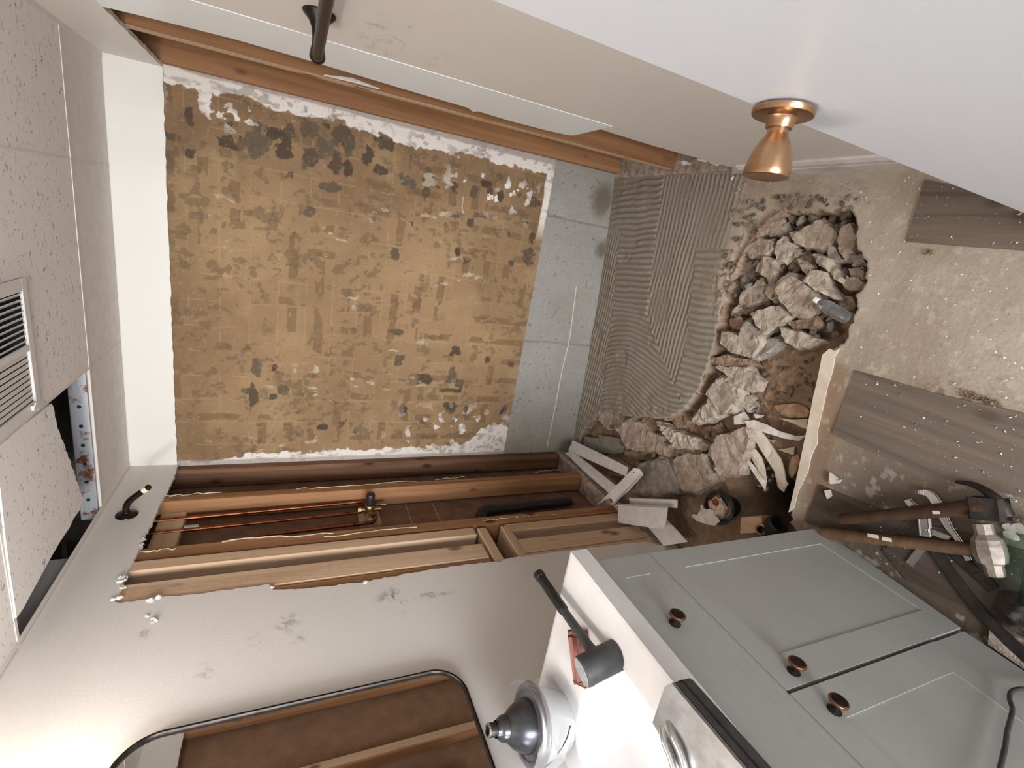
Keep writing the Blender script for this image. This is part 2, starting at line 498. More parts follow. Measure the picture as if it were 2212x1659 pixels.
# ------------------------------------------------------------------ back wall
HC = 2.117; H1 = 1.952
GX0, GX1 = -.02, 1.60
nx, nz_ = 540, 520
X, Z = np.meshgrid(np.linspace(GX0, GX1, nx), np.linspace(.39, 1.957, nz_), indexing='ij')
wx = X + .012 * (fbm(X * 26, Z * 26, 3) - .5) * 2; wz = Z + .012 * (fbm(X * 26, Z * 26, 9) - .5) * 2
base_d, base_l = lin(115, 90, 66), lin(161, 131, 98)
t = np.clip(.15 + .75 * fbm(X * 3.1, Z * 3.1, 1) + .35 * (fbm(X * 14, Z * 9, 2) - .5) + .30 * np.exp(-((X - .75) / .5) ** 2 - ((Z - .75) / .45) ** 2) - .25 * sstep(.9, 1.5, X), 0, 1)
col = base_d * (1 - t[..., None]) + base_l * t[..., None]
col = mixc(col, lin(172, 146, 106), .3 * sstep(.52, .72, fbm(X * 5, Z * 5, 31)))
# squarish trowel/tile prints, 4 1/4 in apart
pit = .107
WGX = X + .006 * (fbm(X * 5, Z * 12, 7) - .5); gx = np.abs(((WGX + .02) / pit) % 1 - .5) * 2; gz = np.abs(((Z + .03) / pit) % 1 - .5) * 2
cellx = np.floor((X + .02) / pit); cellz = np.floor((Z + .03) / pit)
line = np.maximum(sstep(.93, .985, gx) * (fbm(X * 7, Z * 18, 5) > .47), sstep(.93, .985, gz) * (fbm(X * 18, Z * 7, 6) > .5))
col = mixc(col, lin(190, 160, 118), line * .24)
ctone = vnoise(cellx * 1.0 + .5, cellz * 1.0 + .5, 77)
col = col * (1 + .10 * (ctone - .5))[..., None]
# strokes inside the cells
fx = ((X + .02) / pit) % 1; fz = ((Z + .03) / pit) % 1
hh = vnoise(cellx + .5, cellz + .5, 90)
stripe = np.where(hh > .5, np.abs(fz - .5 + .12 * (fbm(X * 20, Z * 5, 8) - .5)) < .17, np.abs(fx - .25 + .1 * (fbm(X * 5, Z * 20, 8) - .5)) < .14)
stripe = stripe * (vnoise(cellx + .5, cellz + .5, 91) > .5) * (fbm(wx * 18, wz * 18, 12) > .47)
col = mixc(col, lin(112, 87, 62), stripe * .62)
# bare patches where the mastic came away, placed as on the wall
blobs = []
def PB(cx, cy, s, lst):
    for x, y, rx, ry in lst:
        p = on('Y', 0, cx + x / s, cy + y / s)
        blobs.append((p.x, p.z, ry / s * .00195, rx / s * .00195))   # image x is height
PB(350, 130, 5.027, [(700, 880, 80, 60), (850, 930, 60, 40), (1040, 920, 100, 90), (1250, 810, 90, 50), (1395, 790, 65, 55), (1600, 740, 85, 90), (1790, 715, 55, 40), (1920, 780, 80, 60),
    (1780, 940, 90, 85), (1900, 1090, 60, 110), (2030, 950, 45, 90), (2010, 1180, 50, 80), (1610, 1040, 60, 80), (1810, 1370, 95, 45), (1330, 980, 75, 80), (740, 730, 22, 50), (1040, 750, 25, 60),
    (300, 590, 30, 70), (130, 835, 65, 28), (1000, 1000, 60, 50), (300, 1010, 40, 35), (1890, 880, 20, 50), (850, 860, 15, 50), (1380, 1240, 35, 40), (1600, 1640, 50, 40)])
PB(780, 250, 5.027, [(80, 400, 50, 130), (250, 300, 100, 65), (520, 725, 85, 50), (745, 720, 75, 50), (705, 820, 35, 50), (722, 620, 28, 45), (1010, 785, 40, 50), (1220, 820, 40, 70), (1340, 735, 65, 30),
    (1400, 825, 35, 35), (1500, 650, 45, 35), (1510, 860, 30, 70), (1880, 950, 70, 55), (1790, 1170, 55, 50), (1850, 1340, 35, 60), (1810, 1540, 75, 95), (1300, 1085, 90, 35), (1190, 1155, 38, 45),
    (370, 1500, 40, 60), (1050, 1470, 40, 70), (1150, 1580, 50, 30), (1610, 1290, 25, 30), (200, 590, 90, 40), (1000, 1085, 110, 25), (1720, 860, 25, 25), (555, 1180, 15, 25), (1630, 1600, 30, 30)])
PB(370, 680, 5.027, [(920, 560, 45, 110), (910, 850, 45, 120), (1210, 820, 45, 60), (1120, 570, 35, 60), (1110, 890, 40, 45), (810, 820, 50, 30), (1640, 1220, 50, 30), (1860, 1190, 40, 40), (1990, 1250, 30, 40)])
PB(780, 680, 4.608, [(640, 640, 75, 55), (380, 455, 40, 50), (900, 580, 50, 90), (880, 750, 130, 25), (980, 690, 45, 50), (410, 950, 50, 60), (880, 920, 70, 50), (1040, 950, 35, 80), (1410, 950, 45, 70), (1260, 450, 35, 45), (340, 170, 90, 25), (940, 360, 70, 50), (1490, 490, 40, 35), (620, 1070, 35, 30)])
nzA = fbm(X * 60, Z * 60, 41); nzB = fbm(X * 22, Z * 22, 43)
dk = np.zeros_like(X); kind = np.zeros_like(X)
for i, (bx, bz, rx, rz) in enumerate(blobs):
    d = np.maximum(np.abs(X - bx) / rx, np.abs(Z - bz) / rz) * .55 + np.hypot((X - bx) / rx, (Z - bz) / rz) * .45
    mk = sstep(1.08, .92, d + 1.7 * (fbm(X * 34, Z * 34, 44) - .5) + .9 * (nzA - .5))
    kind = np.where(mk > dk, (i * 37 % 11) / 11, kind); dk = np.maximum(dk, mk)
rd = sstep(.655, .675, fbm(wx * 21, wz * 21, 51)) * sstep(.45, .6, fbm(X * 4, Z * 4, 52))
dcol = lin(70, 57, 45) * (1 - kind[..., None]) + lin(98, 86, 70) * kind[..., None]
dcol = dcol * (.75 + .5 * fbm(X * 50, Z * 50, 60))[..., None]
col = col * (1 - dk[..., None] * .92) + dcol * dk[..., None] * .92
col = mixc(col, lin(112, 93, 69), rd * .7)
# light smears and white plaster left along the sides
sm = sstep(.70, .74, fbm(wx * 30, wz * 12, 66)) * sstep(.5, .65, fbm(X * 5, Z * 5, 67))
col = mixc(col, lin(196, 184, 160), sm * .6)
n1 = fbm(X * 16, Z * 16, 71); n2 = fbm(X * 45, Z * 45, 72)
rough_e = .03 * (n1 - .5) * 2 + .012 * (n2 - .5) * 2
LX = np.interp(Z, [.39, .47, .56, .62, .72, .85, 1.2, 1.7, 1.85, 1.96], [.165, .155, .15, .075, .07, .05, .045, .032, .012, .002])
RX = 1.542 + .008 - np.interp(Z, [.39, .45, .52, .8, 1.1, 1.3, 1.42, 1.55, 1.75, 1.96], [.06, .075, .068, .066, .085, .07, .066, .07, .05, .08])
wl = sstep(.0, .004, LX + rough_e - X); wr = sstep(.0, .004, X - RX + rough_e)
rim = sstep(.43, .425, Z + .02 * (n1 - .5)) * sstep(1.15, 1.3, X)
spl = sstep(.66, .68, fbm(wx * 24, wz * 24, 81)) * (np.exp(-((X - .12) / .12) ** 2 - ((Z - .72) / .25) ** 2) + np.exp(-((X - 1.36) / .07) ** 2 - ((Z - .68) / .2) ** 2) + .9 * np.exp(-((X - 1.45) / .06) ** 2 - ((Z - 1.75) / .14) ** 2)) 
wm = np.clip(np.maximum(np.maximum(wl, wr), np.maximum(rim, np.clip(spl * 1.6, 0, 1))), 0, 1)
wcol = mixc(np.broadcast_to(lin(226, 218, 210), col.shape).copy(), lin(186, 176, 166), sstep(.6, .75, fbm(X * 34, Z * 20, 83)))
col = col * (1 - wm[..., None]) + wcol * wm[..., None]
# cement grey right in the corners
fine = sstep(.60, .66, fbm(wx * 55, wz * 38, 111)) * sstep(.4, .55, fbm(X * 8, Z * 8, 112)); col = mixc(col, lin(92, 76, 58), fine * .45)
fl2 = sstep(.70, .74, fbm(X * 90, Z * 90, 113)); col = mixc(col, lin(206, 190, 160), fl2 * .1)
gr = np.maximum(sstep(.012, .0, X - .012 * (n1)), sstep(1.528, 1.536, X + .016 * (n1 - .5)))
col = mixc(col, lin(160, 150, 142), np.clip(gr, 0, 1) * .8)
hgt = .0032 + .0012 * (fbm(X * 40, Z * 40, 88) - .5) + .0006 * line - .002 * dk + .0015 * wm + .0006 * stripe
P = np.stack([X, -hgt, Z], -1)
P[:, 0, 1] = 0.002; P[:, -1, 1] = .002
M['mastic'] = mat_stain('old_tile_mastic', .8, .35, 90, .1, 220)

# concrete wall and its grey band of blocks below the mastic
bm = B(); box(bm, (-.35, 0.0, -.3), (1.95, .2, 2.6))
back = struct('wall_back', bm, mat_plain('back_wall_core', srgb(120, 116, 108), .95, 0, srgb(150, 146, 138), 12))
g = grid_obj('mastic_layer', P[::-1], col[::-1], M['mastic'], back)
X, Z = np.meshgrid(np.linspace(GX0, GX1, 270), np.linspace(-.16, .40, 100), indexing='ij')
nb = fbm(X * 9, Z * 9, 101); nf = fbm(X * 60, Z * 60, 102)
col = lin(150, 146, 139) * (1 + .22 * (nb - .5) + .18 * (nf - .5))[..., None]
damp = np.maximum(np.maximum(np.exp(-((X - 1.44) / .10) ** 2 - ((Z - .09) / .07) ** 2), .9 * np.exp(-((X - 1.19) / .055) ** 2 - ((Z - .03) / .05) ** 2)), np.exp(-((X - .02) / .07) ** 2 - (Z + .02) ** 2 / .004))
col = mixc(col, lin(98, 88, 74), sstep(.15, .85, damp + .5 * (nb - .5) + .15 * (nf - .5)) * .8)
j = np.zeros_like(X)
for sx in (.665, 1.305): j = np.maximum(j, sstep(.006, .002, np.abs(X - sx - .006 * (nb - .5) * 2)))
col = mixc(col, lin(96, 88, 78), j * .8)
col = mixc(col, lin(96, 84, 72), sstep(.72, .75, nf) * .5)
P = np.stack([X, -.0015 - .001 * nf + .003 * j, Z], -1)
grid_obj('concrete_block_band', P[::-1], col[::-1], mat_stain('grey_concrete', .9, .4, 120, .12, 240), back)
pts = [on('Y', -.004, *q) for q in ((1245, 618), (1236, 690), (1228, 742), (1214, 800), (1203, 860), (1192, 915), (1182, 966))]
bm = B(); tube(bm, spline(pts, 4), .0032, 6)
obj('caulk_line', bm, mat_plain('old_caulk', srgb(206, 196, 176), .6), back)
# dangling ribbon of old caulk on the mastic
bm = B(); tube(bm, spline([on('Y', -.009, *q) for q in ((1001, 424), (999, 436), (998, 450), (1002, 462))], 4), .0036, 6)
obj('caulk_strip', bm, M['adhesive'], back)

# the band of drywall left at the top of the back wall
bm = B()
low = jag([Vector((0, -.002, H1)), Vector((1.525, -.002, H1))], .02, 0)
rnd = random.Random(3)
low = [p + Vector((0, 0, rnd.uniform(-.002, .002))) for p in low]
prism(bm, low + [Vector((1.525, -.002, 2.16)), Vector((0, -.002, 2.16))], (0, -.014, 0))
M['paint'] = mat_paint('white_wall_paint', srgb(226, 223, 215), [], .6)
obj('drywall_strip', bm, M['paint'], back)

# ------------------------------------------------------------------ left wall: drywall, studs, board
up = [on('X', 0, *q) for q in ((384, 1003), (376, 1030), (362, 1058), (345, 1090), (332, 1122), (316, 1150), (306, 1178), (296, 1197), (275, 1235), (268, 1258), (262, 1272), (247, 1300))]
up[0] = Vector((0, -.001, up[0].z))
dn = [on('X', 0, *q) for q in ((262, 1303), (330, 1292), (450, 1280), (583, 1262), (588, 1273), (610, 1275), (700, 1268), (760, 1258), (775, 1258), (860, 1243), (960, 1225), (1070, 1212), (1078, 1216), (1090, 1207), (1180, 1195), (1300, 1180), (1395, 1170), (1425, 1178))]
edge = jag(up, .012, .0028, 1) + jag(dn, .012, .0032, 2)
poly = [Vector((0, -.001, HC + .0))] + edge + [Vector((0, edge[-1].y, -.06)), Vector((0, -3.2, -.06)), Vector((0, -3.2, HC))]
sm = []
for q, r, st in (((620, 1345), (.10, .06, .05), .8), ((560, 1375), (.10, .05, .04), .6), ((650, 1375), (.10, .03, .05), .7), ((850, 1290), (.10, .07, .07), 1), ((930, 1285), (.10, .02, .10), 1), ((870, 1325), (.10, .03, .04), .6), ((440, 1450), (.1, .04, .04), .5), ((310, 1370), (.1, .03, .03), .7), ((300, 1240), (.1, .06, .1), .25)):
    sm.append((on('X', 0, *q), r, st))
M['paint_left'] = mat_paint('grey_white_wall_paint', srgb(215, 210, 205), sm, .42, (.30, .27, .24))
bm = B(); prism(bm, poly, (-.0125, 0, 0))
left = struct('wall_left', bm, M['paint_left'])

LXS = -.0135                                    # stud faces
def stud(y0, y1, z0, z1, mat, x0=LXS, d=.089, parent=None, name='stud', lean=.0):
    bm = B(); vs_ = box(bm, (x0 - d, y1, z0), (x0, y0, z1), .004, 1)
    n = max(3, int((z1 - z0) / .12))
    for v in bm.verts: v.co.x += lean * (1 - (v.co.z) / 1.95)
    return obj(name, bm, M[mat], parent or left)
stud(0.0, -.048, .05, HC, 'wood_dark', lean=.012)
stud(-.252, -.298, .04, HC, 'wood_red', lean=.01)
stud(-.582, -.640, .03, HC, 'wood_red', lean=.005)
stud(-.655, -.707, .80, HC, 'wood_pale', x0=-.006)
stud(-.655, -.707, .02, .655, 'wood_pale', x0=-.006)
stud(-.767, -.855, .80, HC, 'wood_pale', d=.038, x0=-.0035)
stud(-.767, -.855, .02, .655, 'wood_pale', d=.038, x0=-.0035)
stud(-.860, -.960, .80, HC, 'wood_red', d=.03, x0=-.0035)
stud(-.860, -.960, .02, .655, 'wood_pale', d=.03, x0=-.0035)
# cross blocks of the niche
for z in (.768, .662):
    bm = B(); box(bm, (LXS - .089, -.99, z - .02), (-.003, -.668, z + .02), .003, 1)
    obj('cross_block', bm, M['wood_pale_y'], left)
bm = B(); box(bm, (-.10, -.582, 1.87), (-.06, -.298, 1.955), .003, 1)
obj('cross_block', bm, M['wood_pale_y'], left)
bm = B(); box(bm, (-.103, -1.1, -.02), (LXS + .012, 0, .035), .004, 1); roughen(bm, .003, 40)
obj('sole_plate', bm, M['crust'], left)
# boards closing the far side of the wall
for a, b, mt in ((-.0, -.66, 'hardboard'), (-.66, -1.1, 'hardboard')):
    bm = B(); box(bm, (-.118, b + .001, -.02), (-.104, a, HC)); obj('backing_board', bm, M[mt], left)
for x0, x1 in ((880, 890), (940, 945)):        # taped joints on the board
    p = on('X', -.102, x0, 1101); bm = B(); box(bm, (-.1035, -.58, p.z - .0015), (-.1025, -.30, p.z + .001)); obj('board_joint', bm, M['adhesive'], left)
# ragged lines of adhesive left on the stud edges
rnd = random.Random(8)
for (a, b, yy) in (((340, 1072), (480, 1063), 0), ((640, 1056), (805, 1047), 0), ((745, 1050), (900, 1039), 0), ((940, 1036), (1005, 1030), 0), ((1010, 1034), (1022, 1040), 0), ((1155, 1020), (1210, 1014), 0),
                   ((300, 1192), (380, 1184), 0), ((480, 1168), (720, 1152), 0), ((700, 1160), (900, 1138), 0), ((1042, 1124), (1120, 1117), 0), ((1110, 1118), (1145, 1115), 0), ((1150, 1115), (1300, 1102), 0)):
    p = on('X', LXS + .003, *a); q = on('X', LXS + .003, *b); n = 10
    pts = [p.lerp(q, k / n) + Vector((0, rnd.uniform(-.007, .007), 0)) for k in range(n + 1)]
    bm = B(); tube(bm, pts, [rnd.uniform(.001, .0034) for _ in pts], 5)
    obj('adhesive_bead', bm, M['adhesive'], left)
# crumbs of plaster along the broken drywall edge
for x, y, r in ((262, 1252, .016), (266, 1268, .011), (258, 1290, .010), (245, 1294, .008), (309, 1166, .009), (306, 1176, .008), (325, 1297, .012), (342, 1290, .010), (386, 1001, .006), (332, 1340, .012), (318, 1330, .008), (590, 1268, .008), (790, 1257, .009)):
    bm = B(); bmesh.ops.create_icosphere(bm, subdivisions=2, radius=r)
    c = on('X', .001, x, y)
    for v in bm.verts: v.co = Vector((v.co.x * .35, v.co.y * .9, v.co.z * .9)) + noise.noise_vector(v.co * 90 + c * 10) * r * .5 + c
    obj('plaster_crumb', bm, M['paint_left'], left)

# ------------------------------------------------------------------ right wall
bm = B()
e0 = onr(1250, 265); 
poly = [Vector((rwx(HC), -.001, HC)), Vector((rwx(1.952), -.001, 1.952))]
poly += [Vector((rwx(1.952), y, 1.952 + .0012 * math.sin(y * 140) + .001 * math.sin(y * 61))) for y in np.linspace(-.05, -.86, 60)]
dnr = [onr(*q) for q in ((520, 52), (1250, 265), (1330, 290), (1400, 312), (1480, 334), (1580, 362), (1606, 386))]
dnr[0] = Vector((rwx(1.952), -.868, 1.95))
poly += jag(dnr, .03, .003, 5)
poly += [Vector((rwx(-.02), dnr[-1].y, -.02)), Vector((rwx(-.02), -3.2, -.02)), Vector((rwx(HC), -3.2, HC))]
sm = [(onr(*q), r, st) for q, r, st in (((810, 72), (.1, .16, .04), .6), ((850, 100), (.1, .12, .03), .7), ((940, 128), (.1, .10, .03), .7), ((870, 70), (.1, .08, .02), .8), ((1000, 260), (.1, .1, .02), .3))]
M['paint_right'] = mat_paint('white_wall_paint_right', srgb(222, 217, 210), sm, .45, (.34, .32, .30))
prism(bm, poly, (.0125, 0, 0))
right = struct('wall_right', bm, M['paint_right'])
# glossy white band where the tub surround flange was
bt, bb = onr(200, 5), onr(1245, 288)
pts = [Vector((rwx(1.95), -.625, 1.952))]
fr = [onr(*q) for q in ((300, 32), (500, 82), (640, 122), (780, 164), (900, 200), (1010, 232), (1022, 241), (1034, 240), (1100, 260), (1180, 281), (1222, 290))]
pts += fr
c = fr[-1]
pts += [c + Vector((0, -.006, -.012)), c + Vector((0, -.02, -.022)), Vector((rwx(.70), -.885, c.z - .02)), Vector((rwx(1.952), -.885, 1.952))]
bm = B(); prism(bm, [p + Vector((-.0012, 0, 0)) for p in pts], (.012, 0, 0))
bmesh.ops.bevel(bm, geom=[e for e in bm.edges if len(e.link_faces) == 2 and e.calc_face_angle(0) > 1], offset=.0008, segments=1, affect='EDGES')
obj('flange_strip', bm, mat_plain('glossy_white_strip', srgb(236, 240, 242), .38), right)
def rstud(y0, y1, z0, z1, mat, d=.089, off=.0135):
    bm = B(); box(bm, (0, y1, z0), (d, y0, z1), .004, 1)
    for v in bm.verts: v.co.x += 1.5365 + .030 * (1 - v.co.z / 1.95)
    obj('stud', bm, M[mat], right)
rstud(-.002, -.048, .05, HC, 'wood_red')
rstud(-.405, -.447, .05, HC, 'wood_red')
rstud(-.83, -.87, .05, HC, 'wood_red')
bm = B(); box(bm, (-.0012, -.4445, .06), (.0005, -.408, H1))
for v in bm.verts: v.co.x += 1.5365 + .030 * (1 - v.co.z / 1.95)
obj('torn_paper', bm, M['wood_pale'], right)
bm = B(); box(bm, (1.548, -.9, -.02), (1.67, 0, .052), .004, 1)
bmesh.ops.subdivide_edges(bm, edges=bm.edges[:], cuts=3, use_grid_fill=True); roughen(bm, .006, 30, 2)
obj('sole_plate', bm, M['crust'], right)
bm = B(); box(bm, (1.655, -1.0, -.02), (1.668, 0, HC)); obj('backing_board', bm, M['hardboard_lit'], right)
bm = B(); tube(bm, [onr(700, 162, .005), onr(760, 172, .003), onr(820, 192, .004)], [.002, .007, .002], 6); obj('torn_paper', bm, M['gypsum'], right)
for q in ((1520, 345), (1480, 352), (1545, 352)):
    bm = B(); p = onr(q[0], q[1], .02); bmesh.ops.create_icosphere(bm, subdivisions=2, radius=.022)
    for v in bm.verts: v.co = p + Vector((v.co.x * .3, v.co.y, v.co.z)) + noise.noise_vector(v.co * 70 + p * 9) * .008
    obj('plaster_crumb', bm, M['gypsum'], right)
# baseboard of the right wall
bm = B()
prof = [(0, 0), (-.015, 0), (-.015, .078), (-.0125, .084), (-.0125, .090), (-.014, .094), (-.014, .112), (-.008, .126), (0, .128)]
ys = (-.86, -3.2)
a = [bm.verts.new((rwx(0) + u, ys[0] + .0 * v, v + zf(1.52, -.9) - .002)) for u, v in prof]
c = [bm.verts.new((rwx(0) + u, ys[1], v + .0)) for u, v in prof]
for i in range(len(a)): bm.faces.new((a[i], a[(i + 1) % len(a)], c[(i + 1) % len(a)], c[i]))
bm.faces.new(a); bm.faces.new(c[::-1])
struct('baseboard_right', bm, M['white_trim'])

# ------------------------------------------------------------------ drop ceiling
ceil = bpy.data.objects.new('ceiling', None); COL.objects.link(ceil); ceil['kind'] = 'structure'; ceil.location = (.76, -.6, HC)
TX = [0.0, .539, 1.173, 1.536]; TY = [-.001, -.352, -.962, -1.572, -2.182, -3.2]
VX0, VX1, VY0, VY1 = .545, .885, -.715, -1.10
def tile(x0, x1, y0, y1, mat, z=HC + .001):
    bm = B(); box(bm, (x0 + .002, y1 + .002, z), (x1 - .002, y0 - .002, z + .016), .0015, 1)
    obj('ceiling_tile', bm, M[mat], ceil)
for j in range(5):
    for i in range(3):
        if j == 1 and i == 0: continue
        if j == 1 and i == 1:                   # tile cut around the vent
            bm = B(); z = HC + .001; x0, x1, y0, y1 = TX[1], TX[2], TY[1], TY[2]
            pts = [(x0 + .002, y0 - .002), (x1 - .002, y0 - .002), (x1 - .002, y1 + .002), (VX1, y1 + .002), (VX1, VY0), (VX0, VY0), (VX0 , y1 + .002), (x0 + .002, y1 + .002)]
            prism(bm, [(a, b, z) for a, b in pts], (0, 0, .016)); obj('ceiling_tile', bm, M['ceil_tile'], ceil); continue
        if j == 2 and i == 1:
            bm = B(); z = HC + .001; x0, x1, y0, y1 = TX[1], TX[2], TY[2], TY[3]
            pts = [(VX1, y0 - .002), (x1 - .002, y0 - .002), (x1 - .002, y1 + .002), (x0 + .002, y1 + .002), (x0 + .002, VY1), (VX1, VY1)]
            prism(bm, [(a, b, z) for a, b in pts], (0, 0, .016)); obj('ceiling_tile', bm, M['ceil_tile'], ceil); continue
        tile(TX[i], TX[i + 1], TY[j], TY[j + 1], 'ceil_plain' if j == 0 else 'ceil_tile')
# the broken tile with the hole beside it
bt = [on('Z', HC - .004, *q) for q in ((0, 948), (60, 905), (112, 872), (118, 890), (125, 925), (138, 960), (150, 992), (163, 1030), (172, 1058), (180, 1078), (172, 1102), (158, 1122), (150, 1140), (130, 1170), (108, 1208), (88, 1245), (66, 1285), (50, 1315), (36, 1335), (0, 1205))]
bt[0] = Vector((TX[1] - .003, -.94, HC)); bt[-1] = Vector((.30, -.958, HC))
bt = bt[:3] + jag(bt[2:-1], .012, .004, 6)[1:] + [bt[-1]]
bt = [Vector((min(p.x, TX[1] - .003), p.y, HC - .004)) for p in bt]
bm = B(); prism(bm, bt, (0, 0, .016)); obj('broken_ceiling_tile', bm, M['ceil_tile'], ceil)
def tee(p, q, w=.011, dz_=0.0, mt='tee'):
    p = Vector(p); q = Vector(q); bm = B(); d = (q - p).normalized(); s = Vector((d.y, -d.x, 0))
    bar(bm, p - Vector((0, 0, dz_)), q - Vector((0, 0, dz_)), w, .0016)
    bar(bm, p + Vector((0, 0, .02)), q + Vector((0, 0, .02)), .0022, .04)
    obj('tee_bar', bm, M[mt], ceil)
for y in TY[2:5]: tee((0, y, HC), (1.53, y, HC))
tee((0.001, TY[1], HC), (1.53, TY[1], HC))
for x in TX[1:3]:
    tee((x, 0, HC), (x, -3.2, HC), .006, -.0007, 'ceil_plain')
for p, q in (((.012, -.005, HC), (.012, -3.2, HC)), ((1.518, 0, HC), (1.518, -3.2, HC)), ((0, -.008, HC), (1.53, -.008, HC))):
    bm = B(); bar(bm, p, q, .02, .0014); obj('wall_angle', bm, M['tee'], ceil)
# rusty galvanised track above the hole
bm = B()
box(bm, (-.02, -.372, HC + .006), (.60, -.3705, HC + .055)); box(bm, (-.02, -.372, HC + .054), (.60, -.352, HC + .0555))
tr = obj('galvanised_track', bm, M['galv'], ceil)
for x in (.06, .13, .2, .27, .34, .41):
    bm = B(); lathe(bm, [(.006, 0), (.006, .001)], (x, -.3722, HC + .03), (0, -1, 0), 10); obj('punched_hole', bm, M['dark'], ceil)
# plenum: joists and subfloor over the hole, grey wall face beyond
bm = B(); box(bm, (-.4, -3.2, 2.50), (1.9, .1, 2.53)); obj('subfloor', bm, M['joist'], ceil)
for y in (-.25, -.65, -1.05, -1.45):
    bm = B(); box(bm, (-.4, y - .02, 2.27), (1.9, y + .02, 2.5), .003, 1); obj('joist', bm, M['joist'], ceil)
bm = B(); box(bm, (-.42, -3.2, 2.0), (-.40, .1, 2.6)); obj('plenum_board', bm, M['joist'], ceil)
bm = B(); box(bm, (1.9, -3.2, 2.0), (1.92, .1, 2.6)); obj('plenum_board', bm, M['joist'], ceil)
bm = B(); box(bm, (-.2, -3.2, 2.12), (-.012, -.60, 2.32)); obj('upper_drywall', bm, mat_plain('grey_upper_wall', srgb(170, 168, 168), .9), ceil)

# ------------------------------------------------------------------ air vent
vent = thing('air_vent', 'white metal air vent with two banks of louvers in the ceiling tile', 'vent', ((VX0 + VX1) / 2, -.9, HC))
bm = B(); z = HC - .006
ox0, ox1, oy0, oy1 = VX0, VX1, VY0, VY1
for lo, hi in (((ox0, oy0 - .026), (ox1, oy0)), ((ox0, oy1), (ox1, oy1 + .026)), ((ox0, oy1 + .026), (ox0 + .03, oy0 - .026)), ((ox1 - .03, oy1 + .026), (ox1, oy0 - .026)), (((ox0 + ox1) / 2 - .008, oy1 + .026), ((ox0 + ox1) / 2 + .008, oy0 - .026))):
    box(bm, (lo[0], lo[1], z), (hi[0], hi[1], z + .007), .0015, 1)
obj('frame', bm, M['vent'], vent)
mid = (ox0 + ox1) / 2
n = 9
for k in range(n):
    for sgn, xa, xb in ((-1, mid + .009, ox1 - .031), (1, ox0 + .031, mid - .009)):
        x = xa + (xb - xa) * (k + .5) / n; bm = B()
        ang = math.radians(38) * sgn if sgn < 0 else math.radians(14)
        obox(bm, (x, (oy0 + oy1) / 2, z + .006), (0, 1, 0), (math.cos(ang), 0, math.sin(ang)), (-math.sin(ang), 0, math.cos(ang)), (abs(oy1 - oy0) - .05, .012 if sgn < 0 else .0095, .0012))
        obj('louver', bm, M['vent'], vent)
bm = B(); box(bm, (ox0 + .01, oy1 + .01, HC + .13), (ox1 - .01, oy0 - .01, HC + .135))
for a, b in (((ox0, oy1), (ox0 + .004, oy0)), ((ox1 - .004, oy1), (ox1, oy0)), ((ox0, oy1), (ox1, oy1 + .004)), ((ox0, oy0 - .004), (ox1, oy0))):
    box(bm, (a[0], a[1], HC + .002), (b[0], b[1], HC + .13))
obj('duct_boot', bm, M['dark'], vent)
bm = B(); bar(bm, (ox0 + .02, oy0 - .05, z - .003), (ox0 + .045, oy0 - .085, z - .02), .004, .003); obox(bm, (ox0 + .022, oy0 - .052, z - .004), (1, 0, 0), (0, 1, 0), (0, 0, 1), (.012, .016, .006), .001)
obj('damper_lever', bm, M['vent'], vent)

# ------------------------------------------------------------------ floor slab with the broken-out trench
hp = [(1655, 478), (1690, 455), (1740, 460), (1790, 456), (1838, 452), (1852, 490), (1850, 525), (1866, 570), (1869, 610), (1852, 640), (1846, 690), (1822, 740),
      (1786, 765), (1765, 830), (1752, 900), (1736, 975), (1718, 1060), (1706, 1130)]
hole = [tuple(flo(*q).xy) for q in hp] + [(.40, -1.50), (-.2, -1.50), (-.2, -.03), (.03, -.03)]
hole += [tuple(flo(*q).xy) for q in ((1262, 930), (1290, 900), (1300, 888), (1345, 897), (1400, 903), (1440, 908), (1478, 885), (1512, 838), (1532, 785), (1547, 715), (1562, 655), (1578, 605), (1598, 560), (1622, 520))]
gx = np.linspace(-.12, 1.62, 400)
gy = np.concatenate([np.linspace(-3.25, -2.1, 24)[:-1], np.linspace(-2.1, .02, 480)])
X, Y = np.meshgrid(gx, gy, indexing='ij')
S = np.clip(X / 1.524, 0, 1.1)
Zb = -.035 * (1 - S) + np.clip(1 + Y / .8, 0, 1.1) * (.043 * S ** 3 - .031 * (1 - S))
n1 = fbm(X * 14, Y * 14, 201); n2 = fbm(X * 48, Y * 48, 202); n3 = fbm(X * 110, Y * 110, 203); nl = fbm(X * 4, Y * 4, 204)
sd = poly_sd(X, Y, hole) + .016 * (n1 - .5) + .022 * (n2 - .5) + .008 * (n3 - .5)
cut = sstep(.0, .011, sd)
# trowel ridges left in the thinset of the tub bay
yA = np.interp(X, [.3, .42, 1.26, 1.30, 1.34, 1.6], [-.215, -.205, -.108, -.10, .03, .03]) + .004 * (n1 - .5)
yB = np.interp(X, [.3, .62, .77, .93, 1.19, 1.6], [-.86, -.80, -.60, -.43, -.39, -.36]) + .03 * (n1 - .5)
yC = np.interp(X, [.3, .90, 1.26, 1.28, 1.6], [-.74, -.715, -.645, -.95, -.95]) + .01 * (n1 - .5)
def ridge(s): 
    f = np.abs((s % 1) - .5) * 2
    return 1 - f ** 1.6
wob = .010 * (fbm(X * 9, Y * 9, 210) - .5) * 2 + .004 * (n2 - .5)
bend = .30 * np.clip(.75 - X, 0, 1) + .10
rA = ridge((Y + .12 * X + wob * .25) / .0215)
rB = ridge((X + bend * Y + .10 * np.sin(np.clip((.95 - X), 0, 1) * 4) * np.cos(Y * 9) * .5 + wob) / .0275)
rC = ridge((Y + .045 * X + wob * .7) / .0235)
rD = ridge((X + .10 * Y + wob) / .0275)
